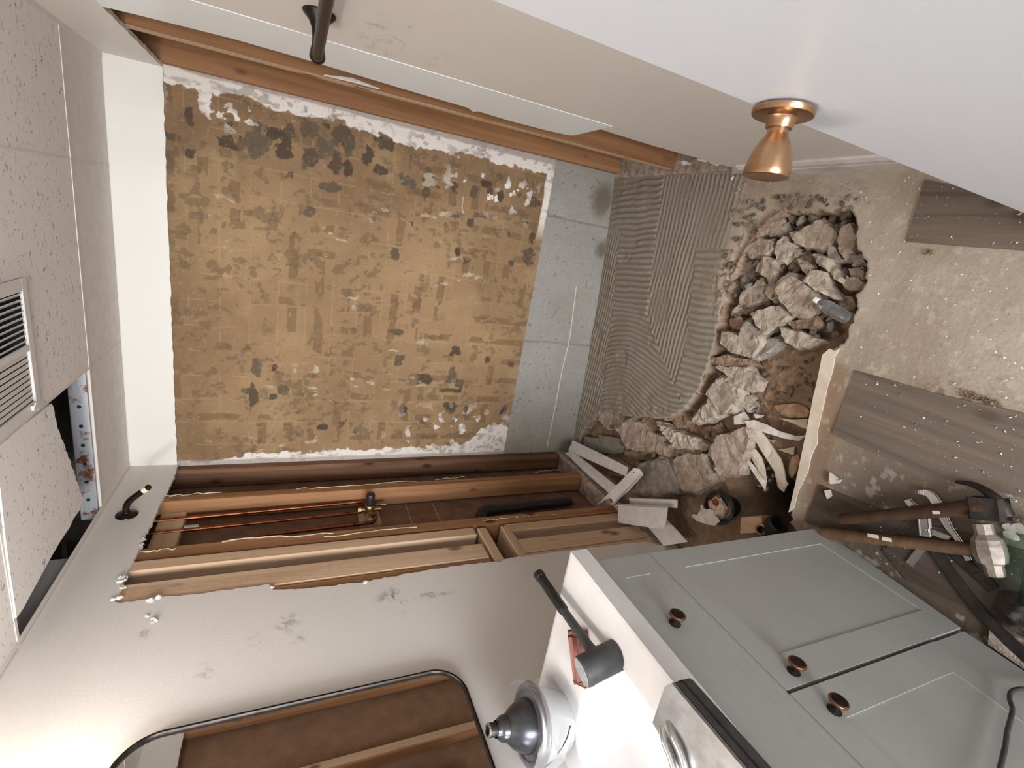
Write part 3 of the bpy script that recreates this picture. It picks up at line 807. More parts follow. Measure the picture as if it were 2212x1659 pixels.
R = np.where(Y > yA, rA, np.where(Y > yB, rB, np.where(Y > yC, rC, rD)))
amp = .0068 * (.45 + .9 * sstep(.3, .6, fbm(X * 7, Y * 7, 212)))
amp = np.where((Y < yB) & (Y > yC), amp * .65, amp)
amp *= 1 - .8 * sstep(.62, .7, fbm(X * 6, Y * 6, 213))
bay = sstep(-.90, -.85, Y - .05 * (n1 - .5)) * sstep(.0, -.012, sd) * sstep(.82, .76, -Y + .12 * np.clip(1.25 - X, 0, 1) * 0 + .03 * (n1 - .5) - .0)
bay = np.where(X < 1.27, sstep(.0, -.008, sd) * sstep(-.92, -.86, Y), bay)
Zr = amp * R * bay
# crumbled shoulder round the far right of the trench
sh = np.exp(-((X - 1.36) / .17) ** 2 - ((Y + .95) / .17) ** 2) * sstep(.14, .0, -sd)
shl = sstep(.11, .0, -sd) * sstep(.95, 1.2, X) * sstep(-1.1, -.75, Y)
Zs = -(.030 * sh) + .034 * (n2 - .5) * shl + .022 * (n3 - .5) * shl
Zf_ = Zb + Zr + Zs + .0012 * (n3 - .5) + .004 * (n1 - .5) * sstep(-.85, -1.0, Y)
pp0 = flo(1655, 1085, -.08); depth = .15 + .03 * (n1 - .5) + .35 * np.exp(-((X - pp0.x) ** 2 + (Y - pp0.y) ** 2) / .11 ** 2)
Zf_ = Zf_ - cut * depth + .02 * (n2 - .5) * cut * (1 - cut) * 4
P = np.stack([X, Y, Zf_], -1)
thin = lin(152, 143, 128); mort = lin(176, 163, 148); earth = lin(138, 106, 80); dusty = lin(160, 145, 128)
col = np.broadcast_to(mort, P.shape).copy()
col = mixc(col, dusty, sstep(.35, .65, nl))
col = mixc(col, lin(132, 118, 102), sstep(.45, .0, X - .72 + .25 * (nl - .5)) * .75 * sstep(-1.25, -1.45, Y))  # vanity's shadow painted in: mortar colour darkens towards it
col = mixc(col, lin(78, 66, 55), sstep(.30, -.05, X - .62 + .2 * (nl - .5) - .25 * (Y + 1.75)) * .85 * sstep(-1.42, -1.62, Y))  # deepest shadow beside the vanity, also painted into the floor colour
col = mixc(col, lin(150, 122, 96), np.exp(-((X - .80) / .05) ** 2 - ((Y + 1.41) / .07) ** 2) * .6)
for (a, b, w) in (((.95, -1.36), (.45, -1.45), .045),):
    ex, ey = b[0] - a[0], b[1] - a[1]; tt = np.clip(((X - a[0]) * ex + (Y - a[1]) * ey) / (ex * ex + ey * ey), 0, 1)
    dd = np.hypot(X - a[0] - tt * ex, Y - a[1] - tt * ey)
    col = mixc(col, lin(142, 116, 94), sstep(w, w * .2, dd + .05 * (n1 - .5)) * .8)
col = mixc(col, lin(196, 184, 170), sstep(.66, .72, n2) * sstep(-1.0, -1.1, Y) * .35)
col = mixc(col, lin(104, 78, 58), np.exp(-((X - .965) / .05) ** 2 - ((Y + 1.66) / .09) ** 2) * sstep(.5, .6, n2) * .9)
col = mixc(col, thin, bay)
col = col * (1 - .40 * (bay * (1 - R)))[..., None]  # shade in the grooves between ridges painted into the colour
col = mixc(col, lin(136, 124, 106), bay * sstep(.5, .7, nl) * .5)
col = mixc(col, lin(186, 164, 146), np.clip(shl * 1.2, 0, 1) * .8)
edge_b = sstep(-.012, .004, sd)
col = mixc(col, lin(156, 138, 120), edge_b * (1 - cut) * .7)
side = lin(120, 94, 74) * (.75 + .6 * n2)[..., None]
cc_ = sstep(-.004, .005, sd); col = col * (1 - cc_[..., None]) + side * cc_[..., None]
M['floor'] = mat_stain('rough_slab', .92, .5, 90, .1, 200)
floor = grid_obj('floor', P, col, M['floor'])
floor['kind'] = 'structure'

def zfp(x, y): return zf(x, y)
def flat(name, px, h, t, mat, parent=None, bevel=0):
    """flat polygon lying on the slab"""
    pts = [flo(*q, h) for q in px]
    bm = B(); prism(bm, pts, (0, 0, -t)); return bm
# the glued planks that are left
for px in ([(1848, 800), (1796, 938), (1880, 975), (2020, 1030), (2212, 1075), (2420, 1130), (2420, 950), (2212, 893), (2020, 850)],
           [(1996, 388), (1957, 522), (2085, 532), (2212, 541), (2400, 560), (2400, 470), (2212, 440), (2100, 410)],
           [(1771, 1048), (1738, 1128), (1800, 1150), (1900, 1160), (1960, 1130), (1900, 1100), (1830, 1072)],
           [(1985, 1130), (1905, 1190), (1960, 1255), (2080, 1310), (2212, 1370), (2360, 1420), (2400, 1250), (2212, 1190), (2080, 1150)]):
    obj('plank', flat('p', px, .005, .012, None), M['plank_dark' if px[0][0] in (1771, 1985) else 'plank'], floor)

# the broken face of the slab round the trench
H = [Vector((a, b, 0)) for a, b in hole]
line_ = []
for p, q in zip(H[21:] + H[:1], H[22:] + H[:2]):
    n = max(1, int((q - p).length / .007))
    line_ += [p.lerp(q, k / n) for k in range(n)]
cm = sum(H, Vector()) / len(H)
bm = B(); rows = []
for r in range(12):
    t = r / 11; row = []
    for i, p in enumerate(line_):
        d = (line_[min(i + 2, len(line_) - 1)] - line_[max(i - 2, 0)]).normalized(); nrm = Vector((-d.y, d.x, 0))
        q = Vector((p.x, p.y, zf(p.x, p.y) - .002 - .13 * t))
        w = (.35 + .65 * min(1, t * 5))
        o_ = noise.noise(q * 18) * .012 + noise.noise(q * 45) * .009 + noise.noise(q * 110) * .005
        row.append(bm.verts.new(q + nrm * (.004 + .010 * t + o_ * w) + Vector((0, 0, noise.noise(q * 60 + Vector((9, 0, 0))) * .004))))
    rows.append(row)
for A, D in zip(rows, rows[1:]):
    for k in range(len(A) - 1): bm.faces.new((A[k], A[k + 1], D[k + 1], D[k]))
obj('broken_slab_face', bm, M['concrete_brown'], floor)

# ------------------------------------------------------------------ soil at the bottom of the trench
gx = np.linspace(-.1, 1.45, 300); gy = np.linspace(-1.52, -.02, 290)
X, Y = np.meshgrid(gx, gy, indexing='ij')
n1 = fbm(X * 10, Y * 10, 301); n2 = fbm(X * 40, Y * 40, 302); n3 = fbm(X * 120, Y * 120, 303)
peb = sstep(.55, .8, fbm(X * 75, Y * 75, 305, 2))
z = -.092 + .03 * (n1 - .5) + .012 * (n2 - .5) + .006 * peb
pit = lambda cx, cy, r, d: d * np.exp(-((X - cx) ** 2 + (Y - cy) ** 2) / r ** 2)
pp = flo(1660, 1085, -.08); z = z - pit(pp.x, pp.y, .085, .34)
pp = flo(1700, 470, -.08); z = z - pit(pp.x, pp.y, .06, .06)
pp = flo(1450, 1130, -.08); z = z - pit(pp.x, pp.y, .08, .03)
col = lin(136, 112, 90) * (.62 + .55 * n2 + .25 * n3)[..., None]
col = mixc(col, lin(176, 140, 108), peb * .35)
col = mixc(col, lin(140, 122, 104), sstep(.5, .62, n1) * sstep(.9, 1.1, X) * .7)
pp = flo(1655, 1080, -.08); col = mixc(col, lin(46, 38, 33), np.clip(1.5 * np.exp(-((X - pp.x) ** 2 + (Y - pp.y) ** 2) / .085 ** 2), 0, 1) * .9)  # darkness of the pit painted into the soil colour
so = grid_obj('soil', np.stack([X, Y, z], -1), col, mat_stain('soil_shaded_pit', .95, .9, 160, .2, 300))
set_props(so, 'reddish brown soil at the bottom of the broken floor trench', 'soil', None, 'stuff')

# ------------------------------------------------------------------ lumps of broken concrete
def chunk(px, ztop, t, mat, label, seed=0, tilt=(0, 0), amp=.0085, group='lumps of broken concrete in the trench', ridges=False, inset=.9, spread=1.04):
    pts = [on('Z', ztop, *q) for q in px]
    rnd = random.Random(seed * 7 + len(px))
    # densify and roughen the outline
    dn_ = []
    for p, q in zip(pts, pts[1:] + pts[:1]):
        n = max(1, int((q - p).length / .018))
        for k in range(n): dn_.append(p.lerp(q, k / n) + Vector((rnd.uniform(-.0025, .0025), rnd.uniform(-.0025, .0025), 0)))
    c = sum(dn_, Vector()) / len(dn_)
    bm = B(); rings = []
    for s, dz in ((inset, 0.0), (1.0, -.25 * t), (spread, -.62 * t), (.86, -t)):
        rings.append([bm.verts.new(c + (p - c) * s + Vector((0, 0, dz))) for p in dn_])
    n = len(dn_)
    for A, D in zip(rings, rings[1:]):
        for k in range(n): bm.faces.new((A[k], A[(k + 1) % n], D[(k + 1) % n], D[k]))
    top = bm.faces.new(rings[0][::-1]); bot = bm.faces.new(rings[-1]); top.normal_update(); bot.normal_update()
    bmesh.ops.triangulate(bm, faces=[top, bot])
    bmesh.ops.subdivide_edges(bm, edges=[e for e in bm.edges if e.calc_length() > .013], cuts=2, use_grid_fill=False)
    bmesh.ops.triangulate(bm, faces=bm.faces[:])
    off = Vector((seed * 2.3, seed * 1.1, seed * .7))
    for v in bm.verts:
        q = v.co - c; up_ = max(0, 1 + q.z / t)
        v.co += noise.noise_vector(v.co * 24 + off) * amp + noise.noise_vector(v.co * 64 + off) * amp * .5 + noise.noise_vector(v.co * 160 + off) * amp * .34
        v.co.z += (q.x * tilt[0] + q.y * tilt[1]) * up_
        if ridges and up_ > .9: v.co.z += .004 * math.sin((q.x * .5 + q.y) * 260)
    return solo('concrete_chunk', bm, M[mat], label, 'rubble', group)
def Z2(l): return [(1480 + a / 4.148, 380 + b / 4.148) for a, b in l]
def Z3(l): return [(1480 + a / 3.687, 700 + b / 3.687) for a, b in l]
def Z1(l): return [(1180 + a / 3.687, 850 + b / 3.687) for a, b in l]
CH = [
 (Z2([(690, 430), (800, 350), (890, 380), (935, 470), (870, 525), (760, 565), (675, 520)]), -.040, .06, 'concrete', 'rounded lump at the far left of the dark gap beside the right wall', (0, .1)),
 (Z2([(880, 520), (970, 600), (960, 660), (880, 785), (800, 770), (780, 700), (815, 590)]), -.020, .07, 'concrete_lite', 'pale upright lump just below the dark gap by the right wall', (.1, .1)),
 (Z2([(935, 520), (1060, 440), (1180, 370), (1330, 430), (1350, 540), (1300, 640), (1200, 680), (1060, 640), (985, 610)]), -.028, .08, 'concrete', 'largest rough lump at the right wall end of the trench', (0, .15)),
 (Z2([(1390, 450), (1480, 425), (1545, 530), (1525, 620), (1500, 700), (1410, 745), (1360, 650), (1345, 570)]), -.022, .08, 'concrete', 'lump against the near edge of the trench at the right wall end', (-.1, 0)),
 (Z2([(1290, 630), (1340, 640), (1385, 720), (1400, 775), (1320, 785), (1275, 710)]), -.030, .05, 'concrete_grey', 'small lump between two larger ones near the right wall end', (0, 0)),
 (Z2([(1120, 705), (1270, 720), (1330, 800), (1420, 920), (1400, 965), (1325, 930), (1245, 825), (1165, 780)]), -.018, .06, 'concrete_lite', 'long narrow pale lump lying slantwise above the clear bottle', (.15, 0)),
 (Z2([(975, 720), (1100, 765), (1135, 800), (1085, 895), (1040, 840)]), -.024, .05, 'concrete', 'small wedge of concrete over a dark hollow in the rubble', (0, 0)),
 (Z2([(1055, 930), (1130, 835), (1225, 850), (1270, 960), (1345, 1085), (1310, 1105), (1170, 1045), (1085, 975)]), -.006, .07, 'concrete_lite', 'pale lump with a bright broken face right above the clear bottle', (-.15, .2)),
 (Z2([(805, 940), (900, 850), (1000, 900), (1125, 1000), (1145, 1080), (1155, 1200), (1060, 1265), (930, 1255), (860, 1140), (825, 1050)]), .004, .10, 'concrete', 'big coarse lump in the middle of the rubble left of the bottle', (0, .1)),
 (Z2([(715, 700), (790, 760), (812, 900), (785, 1000), (835, 1105), (760, 1165), (695, 1060), (715, 900), (640, 850)]), -.012, .08, 'concrete', 'slender standing sliver beside the big coarse lump', (.2, 0)),
 (Z2([(505, 1030), (640, 930), (705, 890), (715, 1080), (600, 1150), (430, 1245), (385, 1255), (475, 1150)]), -.018, .07, 'concrete', 'tapering slab leaning along the slab edge', (.1, .1)),
 (Z2([(575, 1230), (720, 1190), (855, 1140), (920, 1250), (830, 1335), (695, 1415), (635, 1350)]), -.008, .07, 'concrete_lite', 'flat pale piece below the big coarse lump', (0, .1)),
 (Z2([(325, 1380), (480, 1415), (530, 1305), (680, 1425), (692, 1490), (600, 1645), (480, 1605), (365, 1575), (300, 1480)]), .006, .08, 'concrete_lite', 'large flat-topped slab piece in the middle of the trench', (.05, .05)),
 (Z2([(690, 1470), (785, 1425), (825, 1480), (740, 1585), (605, 1645)]), -.012, .06, 'concrete_grey', 'smooth grey broken face next to the large flat-topped piece', (-.3, 0)),
 (Z2([(825, 1345), (950, 1370), (1220, 1480), (1095, 1545), (960, 1535), (895, 1480)]), -.022, .05, 'concrete_lite', 'pale triangular flake lying on the soil below the bottle', (0, .1)),
 (Z2([(890, 1275), (1000, 1285), (1180, 1265), (1225, 1330), (1100, 1375), (960, 1365)]), -.030, .05, 'concrete_brown', 'earthy lump just left of the bottle foot', (0, 0)),
 (Z2([(1430, 900), (1540, 915), (1595, 960), (1565, 1015), (1430, 1025), (1385, 985)]), -.028, .06, 'concrete', 'rough lump at the near trench edge above the bottle', (0, 0)),
 (Z2([(1470, 830), (1560, 800), (1605, 850), (1595, 920), (1500, 910)]), -.034, .05, 'concrete', 'lump in the bay of the near trench edge', (0, 0)),
 (Z2([(1395, 1060), (1490, 1075), (1525, 1150), (1440, 1215), (1375, 1135)]), -.040, .05, 'concrete_brown', 'earthy lump under the neck side of the bottle at the near edge', (0, 0)),
 (Z2([(1480, 715), (1580, 690), (1595, 790), (1500, 815)]), -.034, .05, 'concrete_grey', 'small grey lump at the outermost bulge of the trench edge', (0, 0)),
 (Z2([(530, 640), (650, 560), (755, 570), (795, 640), (700, 725), (560, 735)]), -.012, .06, 'concrete', 'lump broken off the crumbled slab shoulder', (.1, 0)),
 (Z2([(505, 765), (680, 735), (695, 830), (560, 965), (475, 1030), (480, 900)]), -.045, .06, 'concrete_grey', 'shaded grey lump deep beside the slab edge', (.1, 0)),
 (Z2([(935, 650), (1010, 650), (1090, 700), (985, 735), (900, 800)]), -.035, .05, 'concrete', 'jagged bit between the pale upright lump and the largest lump', (0, 0)),
 (Z2([(400, 1270), (480, 1250), (540, 1310), (500, 1395), (450, 1400), (385, 1340)]), -.030, .05, 'concrete_brown', 'crumbly lump on top of the large flat-topped piece', (0, 0)),
 (Z3([(235, 340), (480, 325), (595, 460), (560, 525), (480, 545), (420, 505), (330, 420)]), -.010, .06, 'concrete_lite', 'flat pale slab piece in the centre, nearest to the bare soil', (0, .05)),
 (Z3([(185, 275), (330, 235), (500, 285), (525, 335), (250, 335)]), -.014, .07, 'concrete_brown', 'thin brown-edged piece tucked under the large flat-topped slab', (0, .2)),
 (Z3([(275, 400), (340, 405), (435, 510), (425, 640), (380, 705), (100, 795), (25, 795), (45, 730), (170, 620), (175, 520)]), .000, .08, 'concrete_lite', 'large slab piece with a smooth top and trowel marks at its corner', (.05, 0)),
 (Z3([(445, 590), (500, 555), (545, 660), (500, 705), (438, 650)]), -.030, .05, 'concrete_lite', 'small pale lump on the soil at the centre of the trench', (0, 0)),
 (Z1([(1275, 480), (1355, 340), (1590, 245), (1645, 330), (1540, 560), (1535, 650), (1350, 670), (1330, 560)]), -.004, .09, 'concrete', 'long Y-shaped lump with one grey side behind the floor drain', (.0, .1)),
 (Z1([(990, 520), (1100, 465), (1280, 475), (1335, 690), (1290, 730), (1220, 810), (1080, 790), (1025, 650)]), -.006, .10, 'concrete', 'broad lump standing directly behind the floor drain', (0, 0)),
 (Z1([(725, 560), (880, 505), (965, 535), (1025, 680), (1025, 800), (820, 835), (675, 800), (735, 660)]), .010, .10, 'concrete_grey', 'lump with trowel ridges on top beside the white metal strips', (0, .1)),
 (Z1([(560, 280), (680, 180), (745, 220), (830, 310), (935, 340), (1005, 450), (960, 515), (850, 475), (690, 465), (635, 445)]), .004, .09, 'concrete', 'coarse lump in the corner by the end of the thinset bed', (0, .1)),
 (Z1([(385, 170), (480, 115), (600, 150), (645, 200), (565, 305), (465, 285)]), -.010, .08, 'concrete', 'lump broken from the corner of the thinset bed', (.1, .1)),
 (Z1([(895, 215), (1010, 285), (1180, 355), (1285, 420), (1220, 455), (1010, 440), (945, 335)]), -.002, .07, 'concrete_lite', 'whitish wedge with ridges next to the corner lump', (.1, .2)),
 (Z1([(750, 200), (860, 170), (905, 260), (830, 300)]), -.020, .06, 'concrete_brown', 'small brown bit under the edge of the thinset bed', (0, 0)),
 (Z1([(610, 450), (790, 465), (745, 530), (690, 580), (630, 545)]), -.030, .07, 'concrete_brown', 'earthy lump above the ridged piece near the left studs', (0, 0)),
 (Z1([(1240, 270), (1380, 235), (1410, 310), (1300, 355)]), -.045, .05, 'concrete_brown', 'brown clod between the whitish wedge and the Y-shaped lump', (0, 0)),
 (Z1([(960, 180), (1100, 120), (1150, 220), (1120, 280), (1020, 270)]), -.030, .06, 'concrete_brown', 'dark earthy lump below the tip of the thinset bed', (0, 0)),
 (Z1([(1060, 800), (1200, 830), (1220, 900), (1130, 1000), (1070, 900)]), -.060, .06, 'concrete_brown', 'brown clod left of the floor drain', (0, 0)),
 (Z1([(1000, 440), (1150, 440), (1260, 465), (1150, 490), (1020, 500)]), -.028, .05, 'concrete_brown', 'flat earthy lump under the whitish wedge', (0, 0)),
]
for i, (px, zt, t, mt, lab, ti) in enumerate(CH):
    chunk(px, zt + zf(*on('Z', zt, *px[0]).xy), t, mt, 'broken concrete, ' + lab, i + 1, ti, ridges=('ridge' in lab or 'trowel' in lab))
# small crumbs: nothing in the photo tells them apart
rnd = random.Random(5)
protos = []
for k in range(6):
    bm = B(); bmesh.ops.create_icosphere(bm, subdivisions=2, radius=1)
    for v in bm.verts: v.co += noise.noise_vector(v.co * 1.4 + Vector((k * 5, k, 0))) * .5 + noise.noise_vector(v.co * 4 + Vector((k, 0, k))) * .2
    me = bpy.data.meshes.new('concrete_crumb'); bm.to_mesh(me); bm.free(); me.materials.append(M[('concrete', 'concrete_lite', 'concrete_brown', 'concrete', 'concrete_grey', 'concrete_brown')[k]]); protos.append(me)
def scatter(boxpx, n, zr, sr, lab='small crumb of broken concrete among the larger lumps in the trench', grp='crumbs of broken concrete in the trench'):
    for _ in range(n):
        x = rnd.uniform(boxpx[0], boxpx[2]); y = rnd.uniform(boxpx[1], boxpx[3]); zz = rnd.uniform(*zr)
        p = on('Z', zz, x, y); o = bpy.data.objects.new('concrete_crumb', protos[rnd.randrange(6)]); COL.objects.link(o)
        s = rnd.uniform(*sr); o.scale = (s * rnd.uniform(.7, 1.4), s * rnd.uniform(.7, 1.4), s * rnd.uniform(.6, 1))
        o.rotation_euler = [rnd.uniform(0, 6.28) for _ in range(3)]; o.location = (p.x, p.y, p.z)
        set_props(o, lab, 'rubble', grp)
scatter((1650, 470, 1850, 660), 70, (-.07, -.045), (.008, .018))
scatter((1580, 560, 1700, 720), 40, (-.06, -.03), (.007, .016))
scatter((1700, 640, 1810, 740), 22, (-.075, -.055), (.008, .016))
scatter((1620, 770, 1760, 900), 40, (-.088, -.078), (.004, .010))
scatter((1540, 740, 1640, 900), 26, (-.08, -.06), (.007, .014))
scatter((1320, 900, 1560, 1080), 60, (-.08, -.05), (.008, .018))
scatter((1600, 930, 1700, 1060), 26, (-.085, -.075), (.005, .010))
for bx_, n_ in (((1575, 430, 1650, 520), 34), ((1600, 420, 1850, 452), 40), ((1545, 540, 1590, 640), 16)):
    scatter(bx_, n_, (-.012, .0), (.003, .010), 'small crumb of concrete on the crumbled slab shoulder by the right wall', 'crumbs on the crumbled slab shoulder')
# chips lying about on the slab: too small to pick apart
bm = B(); rnd = random.Random(12)
def chip(p, s):
    vs_ = [bm.verts.new(p + Vector((rnd.uniform(-1, 1), rnd.uniform(-1, 1), 0)) * s + Vector((0, 0, rnd.uniform(.0, .6) * s))) for _ in range(3)]
    t = bm.verts.new(p + Vector((0, 0, s * .9)))
    bm.faces.new(vs_)
    for i in range(3): bm.faces.new((vs_[i], vs_[(i + 1) % 3], t))
for _ in range(520):
    x = rnd.uniform(1860, 2212); y = rnd.uniform(380, 1250)
    chip(flo(x, y, .001) + Vector((0, 0, .004)), rnd.choice([.0014, .002, .002, .003, .0045]))
for x, y, s in ((1583, 385, .012), (1600, 408, .010), (1592, 415, .008), (1610, 398, .008), (2045, 645, .006), (2170, 772, .007), (2195, 782, .006), (2172, 822, .006), (1950, 853, .008), (1948, 858, .006), (2010, 910, .005), (1898, 975, .005), (2085, 875, .006), (1930, 600, .004), (2205, 462, .009)):
    chip(flo(x, y, .004), s)
solo('debris_chips', bm, M['pvc_white'], 'tiny pale chips of debris strewn over the slab and planks', 'debris', None, 'stuff')
bm = B(); rnd = random.Random(21)
for _ in range(90):
    t = rnd.random(); p = flo(2075 + 90 * t + rnd.uniform(-6, 6), 846 + 30 * t + rnd.uniform(-7, 9), .003); chip(p, rnd.uniform(.003, .007))
for _ in range(14): chip(flo(2008 + rnd.uniform(-8, 8), 545 + rnd.uniform(-6, 6), .003), rnd.uniform(.003, .008))
solo('dirt_clump', bm, M['concrete_brown'], 'dark brown crumbs of dirt beside the long plank edge', 'debris', None, 'stuff')
# crushed thinset crumbs along the right wall
bm = B(); rnd = random.Random(31)
for _ in range(260): chip(flo(rnd.uniform(1330, 1660), rnd.uniform(372, 400) + rnd.random() * 30, .001) + Vector((0, 0, .004)), rnd.uniform(.002, .005))
for _ in range(260): chip(flo(rnd.uniform(1590, 1880), rnd.uniform(388, 440), .0) + Vector((0, 0, .003)), rnd.uniform(.002, .006))
solo('thinset_crumbs', bm, M['concrete_lite'], 'crushed thinset crumbs along the foot of the right wall', 'debris', None, 'stuff')

# ------------------------------------------------------------------ broken plastic shards and trims in and beside the trench
def shard(name, px, zz, t, mat, label, group=None, cat='shard', curve=0.0, tilt=(0, 0), seed=0):
    z0 = zz + zf(*on('Z', zz, *px[0]).xy)
    pts = [on('Z', z0, *q) for q in px]
    c = sum(pts, Vector()) / len(pts)
    bm = B(); prism(bm, pts, (0, 0, -t))
    bmesh.ops.subdivide_edges(bm, edges=[e for e in bm.edges if e.calc_length() > .03], cuts=2)
    bmesh.ops.triangulate(bm, faces=bm.faces[:])
    ext = max((p - c).length for p in pts)
    ax = max(pts, key=lambda p: (p - c).length) - c; ax.z = 0; ax.normalize(); sx = Vector((-ax.y, ax.x, 0))
    w = max(abs((p - c).dot(sx)) for p in pts)
    for v in bm.verts:
        q = v.co - c; v.co.z += q.x * tilt[0] + q.y * tilt[1] - curve * (q.dot(sx) / w) ** 2 * w - .0
        v.co += noise.noise_vector(v.co * 40 + Vector((seed, 0, 0))) * .0012
    return solo(name, bm, M[mat], label, cat, group)
g = 'broken plastic shards in the trench'
shard('plastic_shard', Z3([(490, 775), (560, 765), (650, 800), (740, 850), (860, 890), (940, 888), (890, 930), (780, 912), (650, 870), (500, 822)]), -.02, .004, 'pvc_white', 'long curved white plastic shard lying across the other shards', g, curve=.3, tilt=(.0, .1))
shard('plastic_shard', Z3([(520, 840), (590, 850), (640, 910), (690, 990), (750, 1070), (785, 1170), (800, 1250), (820, 1272), (770, 1342), (720, 1312), (705, 1170), (620, 1040), (540, 900)]), -.03, .006, 'pvc', 'longest cream plastic shard, bent, pointing at the vanity', g, curve=.35)
shard('plastic_shard', Z3([(515, 975), (560, 1000), (600, 1060), (630, 1150), (645, 1250), (600, 1190), (540, 1110), (505, 1040)]), -.04, .004, 'pvc', 'white shard with brown stains left of the longest one', g, curve=.3)
shard('plastic_shard', Z3([(452, 1035), (500, 1080), (580, 1165), (642, 1250), (636, 1322), (540, 1185), (480, 1095)]), -.045, .004, 'pvc_white', 'narrow white shard beside the dark pit', g, curve=.2)
shard('plastic_shard', Z3([(708, 655), (770, 640), (880, 632), (950, 660), (992, 700), (970, 742), (800, 745), (745, 712)]), -.055, .005, 'pvc_tan', 'tan earth-stained shard nearest the bare soil', g, curve=.4)
shard('plastic_shard', Z3([(745, 748), (850, 762), (975, 755), (970, 838), (920, 822), (870, 795)]), -.055, .004, 'pvc', 'cream triangular shard against the trench lip', g)
shard('plastic_shard', Z3([(385, 735), (470, 700), (512, 760), (475, 795), (390, 802)]), -.02, .006, 'pvc_white', 'small white shard at the head of the long curved one', g)
shard('plastic_shard', Z3([(740, 1000), (805, 992), (872, 975), (862, 1042), (800, 1025)]), -.06, .004, 'pvc', 'small cream pointed shard between the trench lip and the longest shard', g)
shard('plastic_shard', Z3([(850, 1060), (900, 1035), (912, 1090), (880, 1180), (850, 1225), (822, 1190), (830, 1110)]), -.055, .005, 'pvc_tan', 'brown flat shard under the trench lip', g)
shard('plastic_shard', Z3([(545, 715), (630, 728), (600, 745), (560, 752)]), -.04, .004, 'pvc_white', 'tiny white shard partly buried in the soil', g)
shard('plastic_shard', Z3([(655, 915), (720, 925), (700, 950)]), -.06, .004, 'pvc_white', 'tiny white triangle under the long curved shard', g)
# pale broken lip along the near edge of the trench
outl = Z3([(1150, 195), (1090, 245), (1075, 330), (1050, 450), (1022, 570), (1000, 680), (972, 820), (945, 950), (915, 1090), (880, 1260), (850, 1390), (822, 1500),
           (862, 1470), (900, 1330), (945, 1240), (975, 1180), (1000, 1060), (1020, 1010), (1052, 950), (1050, 860), (1075, 760), (1095, 680), (1112, 600), (1130, 500), (1155, 430), (1180, 340), (1190, 260), (1232, 195), (1190, 215)])
pts = [flo(*q, .003) for q in outl]
bm = B(); prism(bm, pts, (0, 0, -.012))
solo('trench_lip', bm, M['pvc'], 'long cream strip with a torn edge along the near side of the trench', 'strip')
g = 'white metal strips by the left studs'
def strip3(name, px, zs, t, mat, label, fold=None):
    pts = [on('Z', z_, *q) for q, z_ in zip(px, zs)]
    bm = B(); n_ = (pts[1] - pts[0]).cross(pts[2] - pts[0]).normalized()
    prism(bm, pts, n_ * t)
    if fold: prism(bm, [pts[fold[0]], pts[fold[1]], pts[fold[1]] + n_ * fold[2], pts[fold[0]] + n_ * fold[2]], (pts[fold[0]] - pts[fold[1]]).cross(n_).normalized() * t)
    return solo(name, bm, M[mat], label, 'metal strip', g)
strip3('metal_strip', Z1([(210, 372), (440, 480), (655, 590), (640, 642), (420, 560), (180, 442)]), [.0, .02, .05, .05, .02, .0], .002, 'white_metal', 'long white metal strip from the corner, uppermost of the two long ones', (5, 3, .012))
sp = strip3('metal_strip', Z1([(150, 472), (205, 458), (380, 590), (555, 735), (500, 792), (330, 650)]), [.0, .0, .02, .05, .05, .02], .002, 'white_metal', 'long white metal strip with punched triangular holes, below the other long one', (0, 4, .012))
strip3('metal_strip', Z1([(695, 594), (740, 600), (762, 628), (768, 652), (660, 770), (560, 850), (540, 884), (520, 838), (480, 838), (400, 892), (490, 800), (590, 700)]), [.10, .10, .10, .10, .11, .12, .12, .12, .12, .10, .12, .11], .002, 'white_metal', 'white metal strip with a rounded end and a screw, lying on top', (3, 6, -.018))
strip3('metal_strip', Z1([(660, 832), (1045, 845), (1043, 912), (665, 882)]), [.06, .06, .05, .05], .003, 'white_metal', 'short level white metal strip behind the white square piece', (0, 1, -.004))
strip3('metal_strip', Z1([(575, 878), (968, 900), (946, 1085), (568, 1030)]), [.10, .10, .08, .08], .003, 'white_metal', 'wide flat white metal piece like a folded cover', (0, 1, -.025))
strip3('metal_strip', Z1([(800, 1055), (960, 1008), (1050, 1100), (1125, 1182), (935, 1215), (860, 1120)]), [.02, .02, .01, .0, .0, .01], .003, 'white_metal', 'broad white strip running under the vanity corner')
strip3('metal_strip', Z1([(345, 578), (610, 648), (600, 666), (372, 612)]), [-.01, .0, .0, -.01], .002, 'steel', 'thin grey metal strip under the two long white ones')
p = on('Z', .104, 1180 + 697 / 3.687, 850 + 628 / 3.687)
# the screw head
bm = B(); lathe(bm, [(.004, 0), (.003, .002)], p, (0, 0, 1), 10); sc = solo('screw', bm, M['steel'], 'screw in the round end of the top white strip', 'screw')
shard('white_shim', [(1219, 888), (1226, 893), (1235, 935), (1230, 943), (1226, 938)], .01, .004, 'white_metal', 'small white shim standing at the foot of the back wall', None, 'shim')
bm = B(); tube(bm, spline([flo(*q, .006) for q in ((1243, 852), (1238, 880), (1236, 905), (1233, 945))], 4), .004, 6)
solo('wire', bm, M['pvc_tan'], 'short stiff wire along the foot of the back wall', 'wire')
bm = B(); lathe(bm, [(.008, 0), (.012, .002), (.010, .006)], flo(1236, 846, .0), (0, 0, 1), 12); solo('rusty_bolt', bm, M['copper'], 'rusty bolt head at the foot of the back wall', 'bolt')
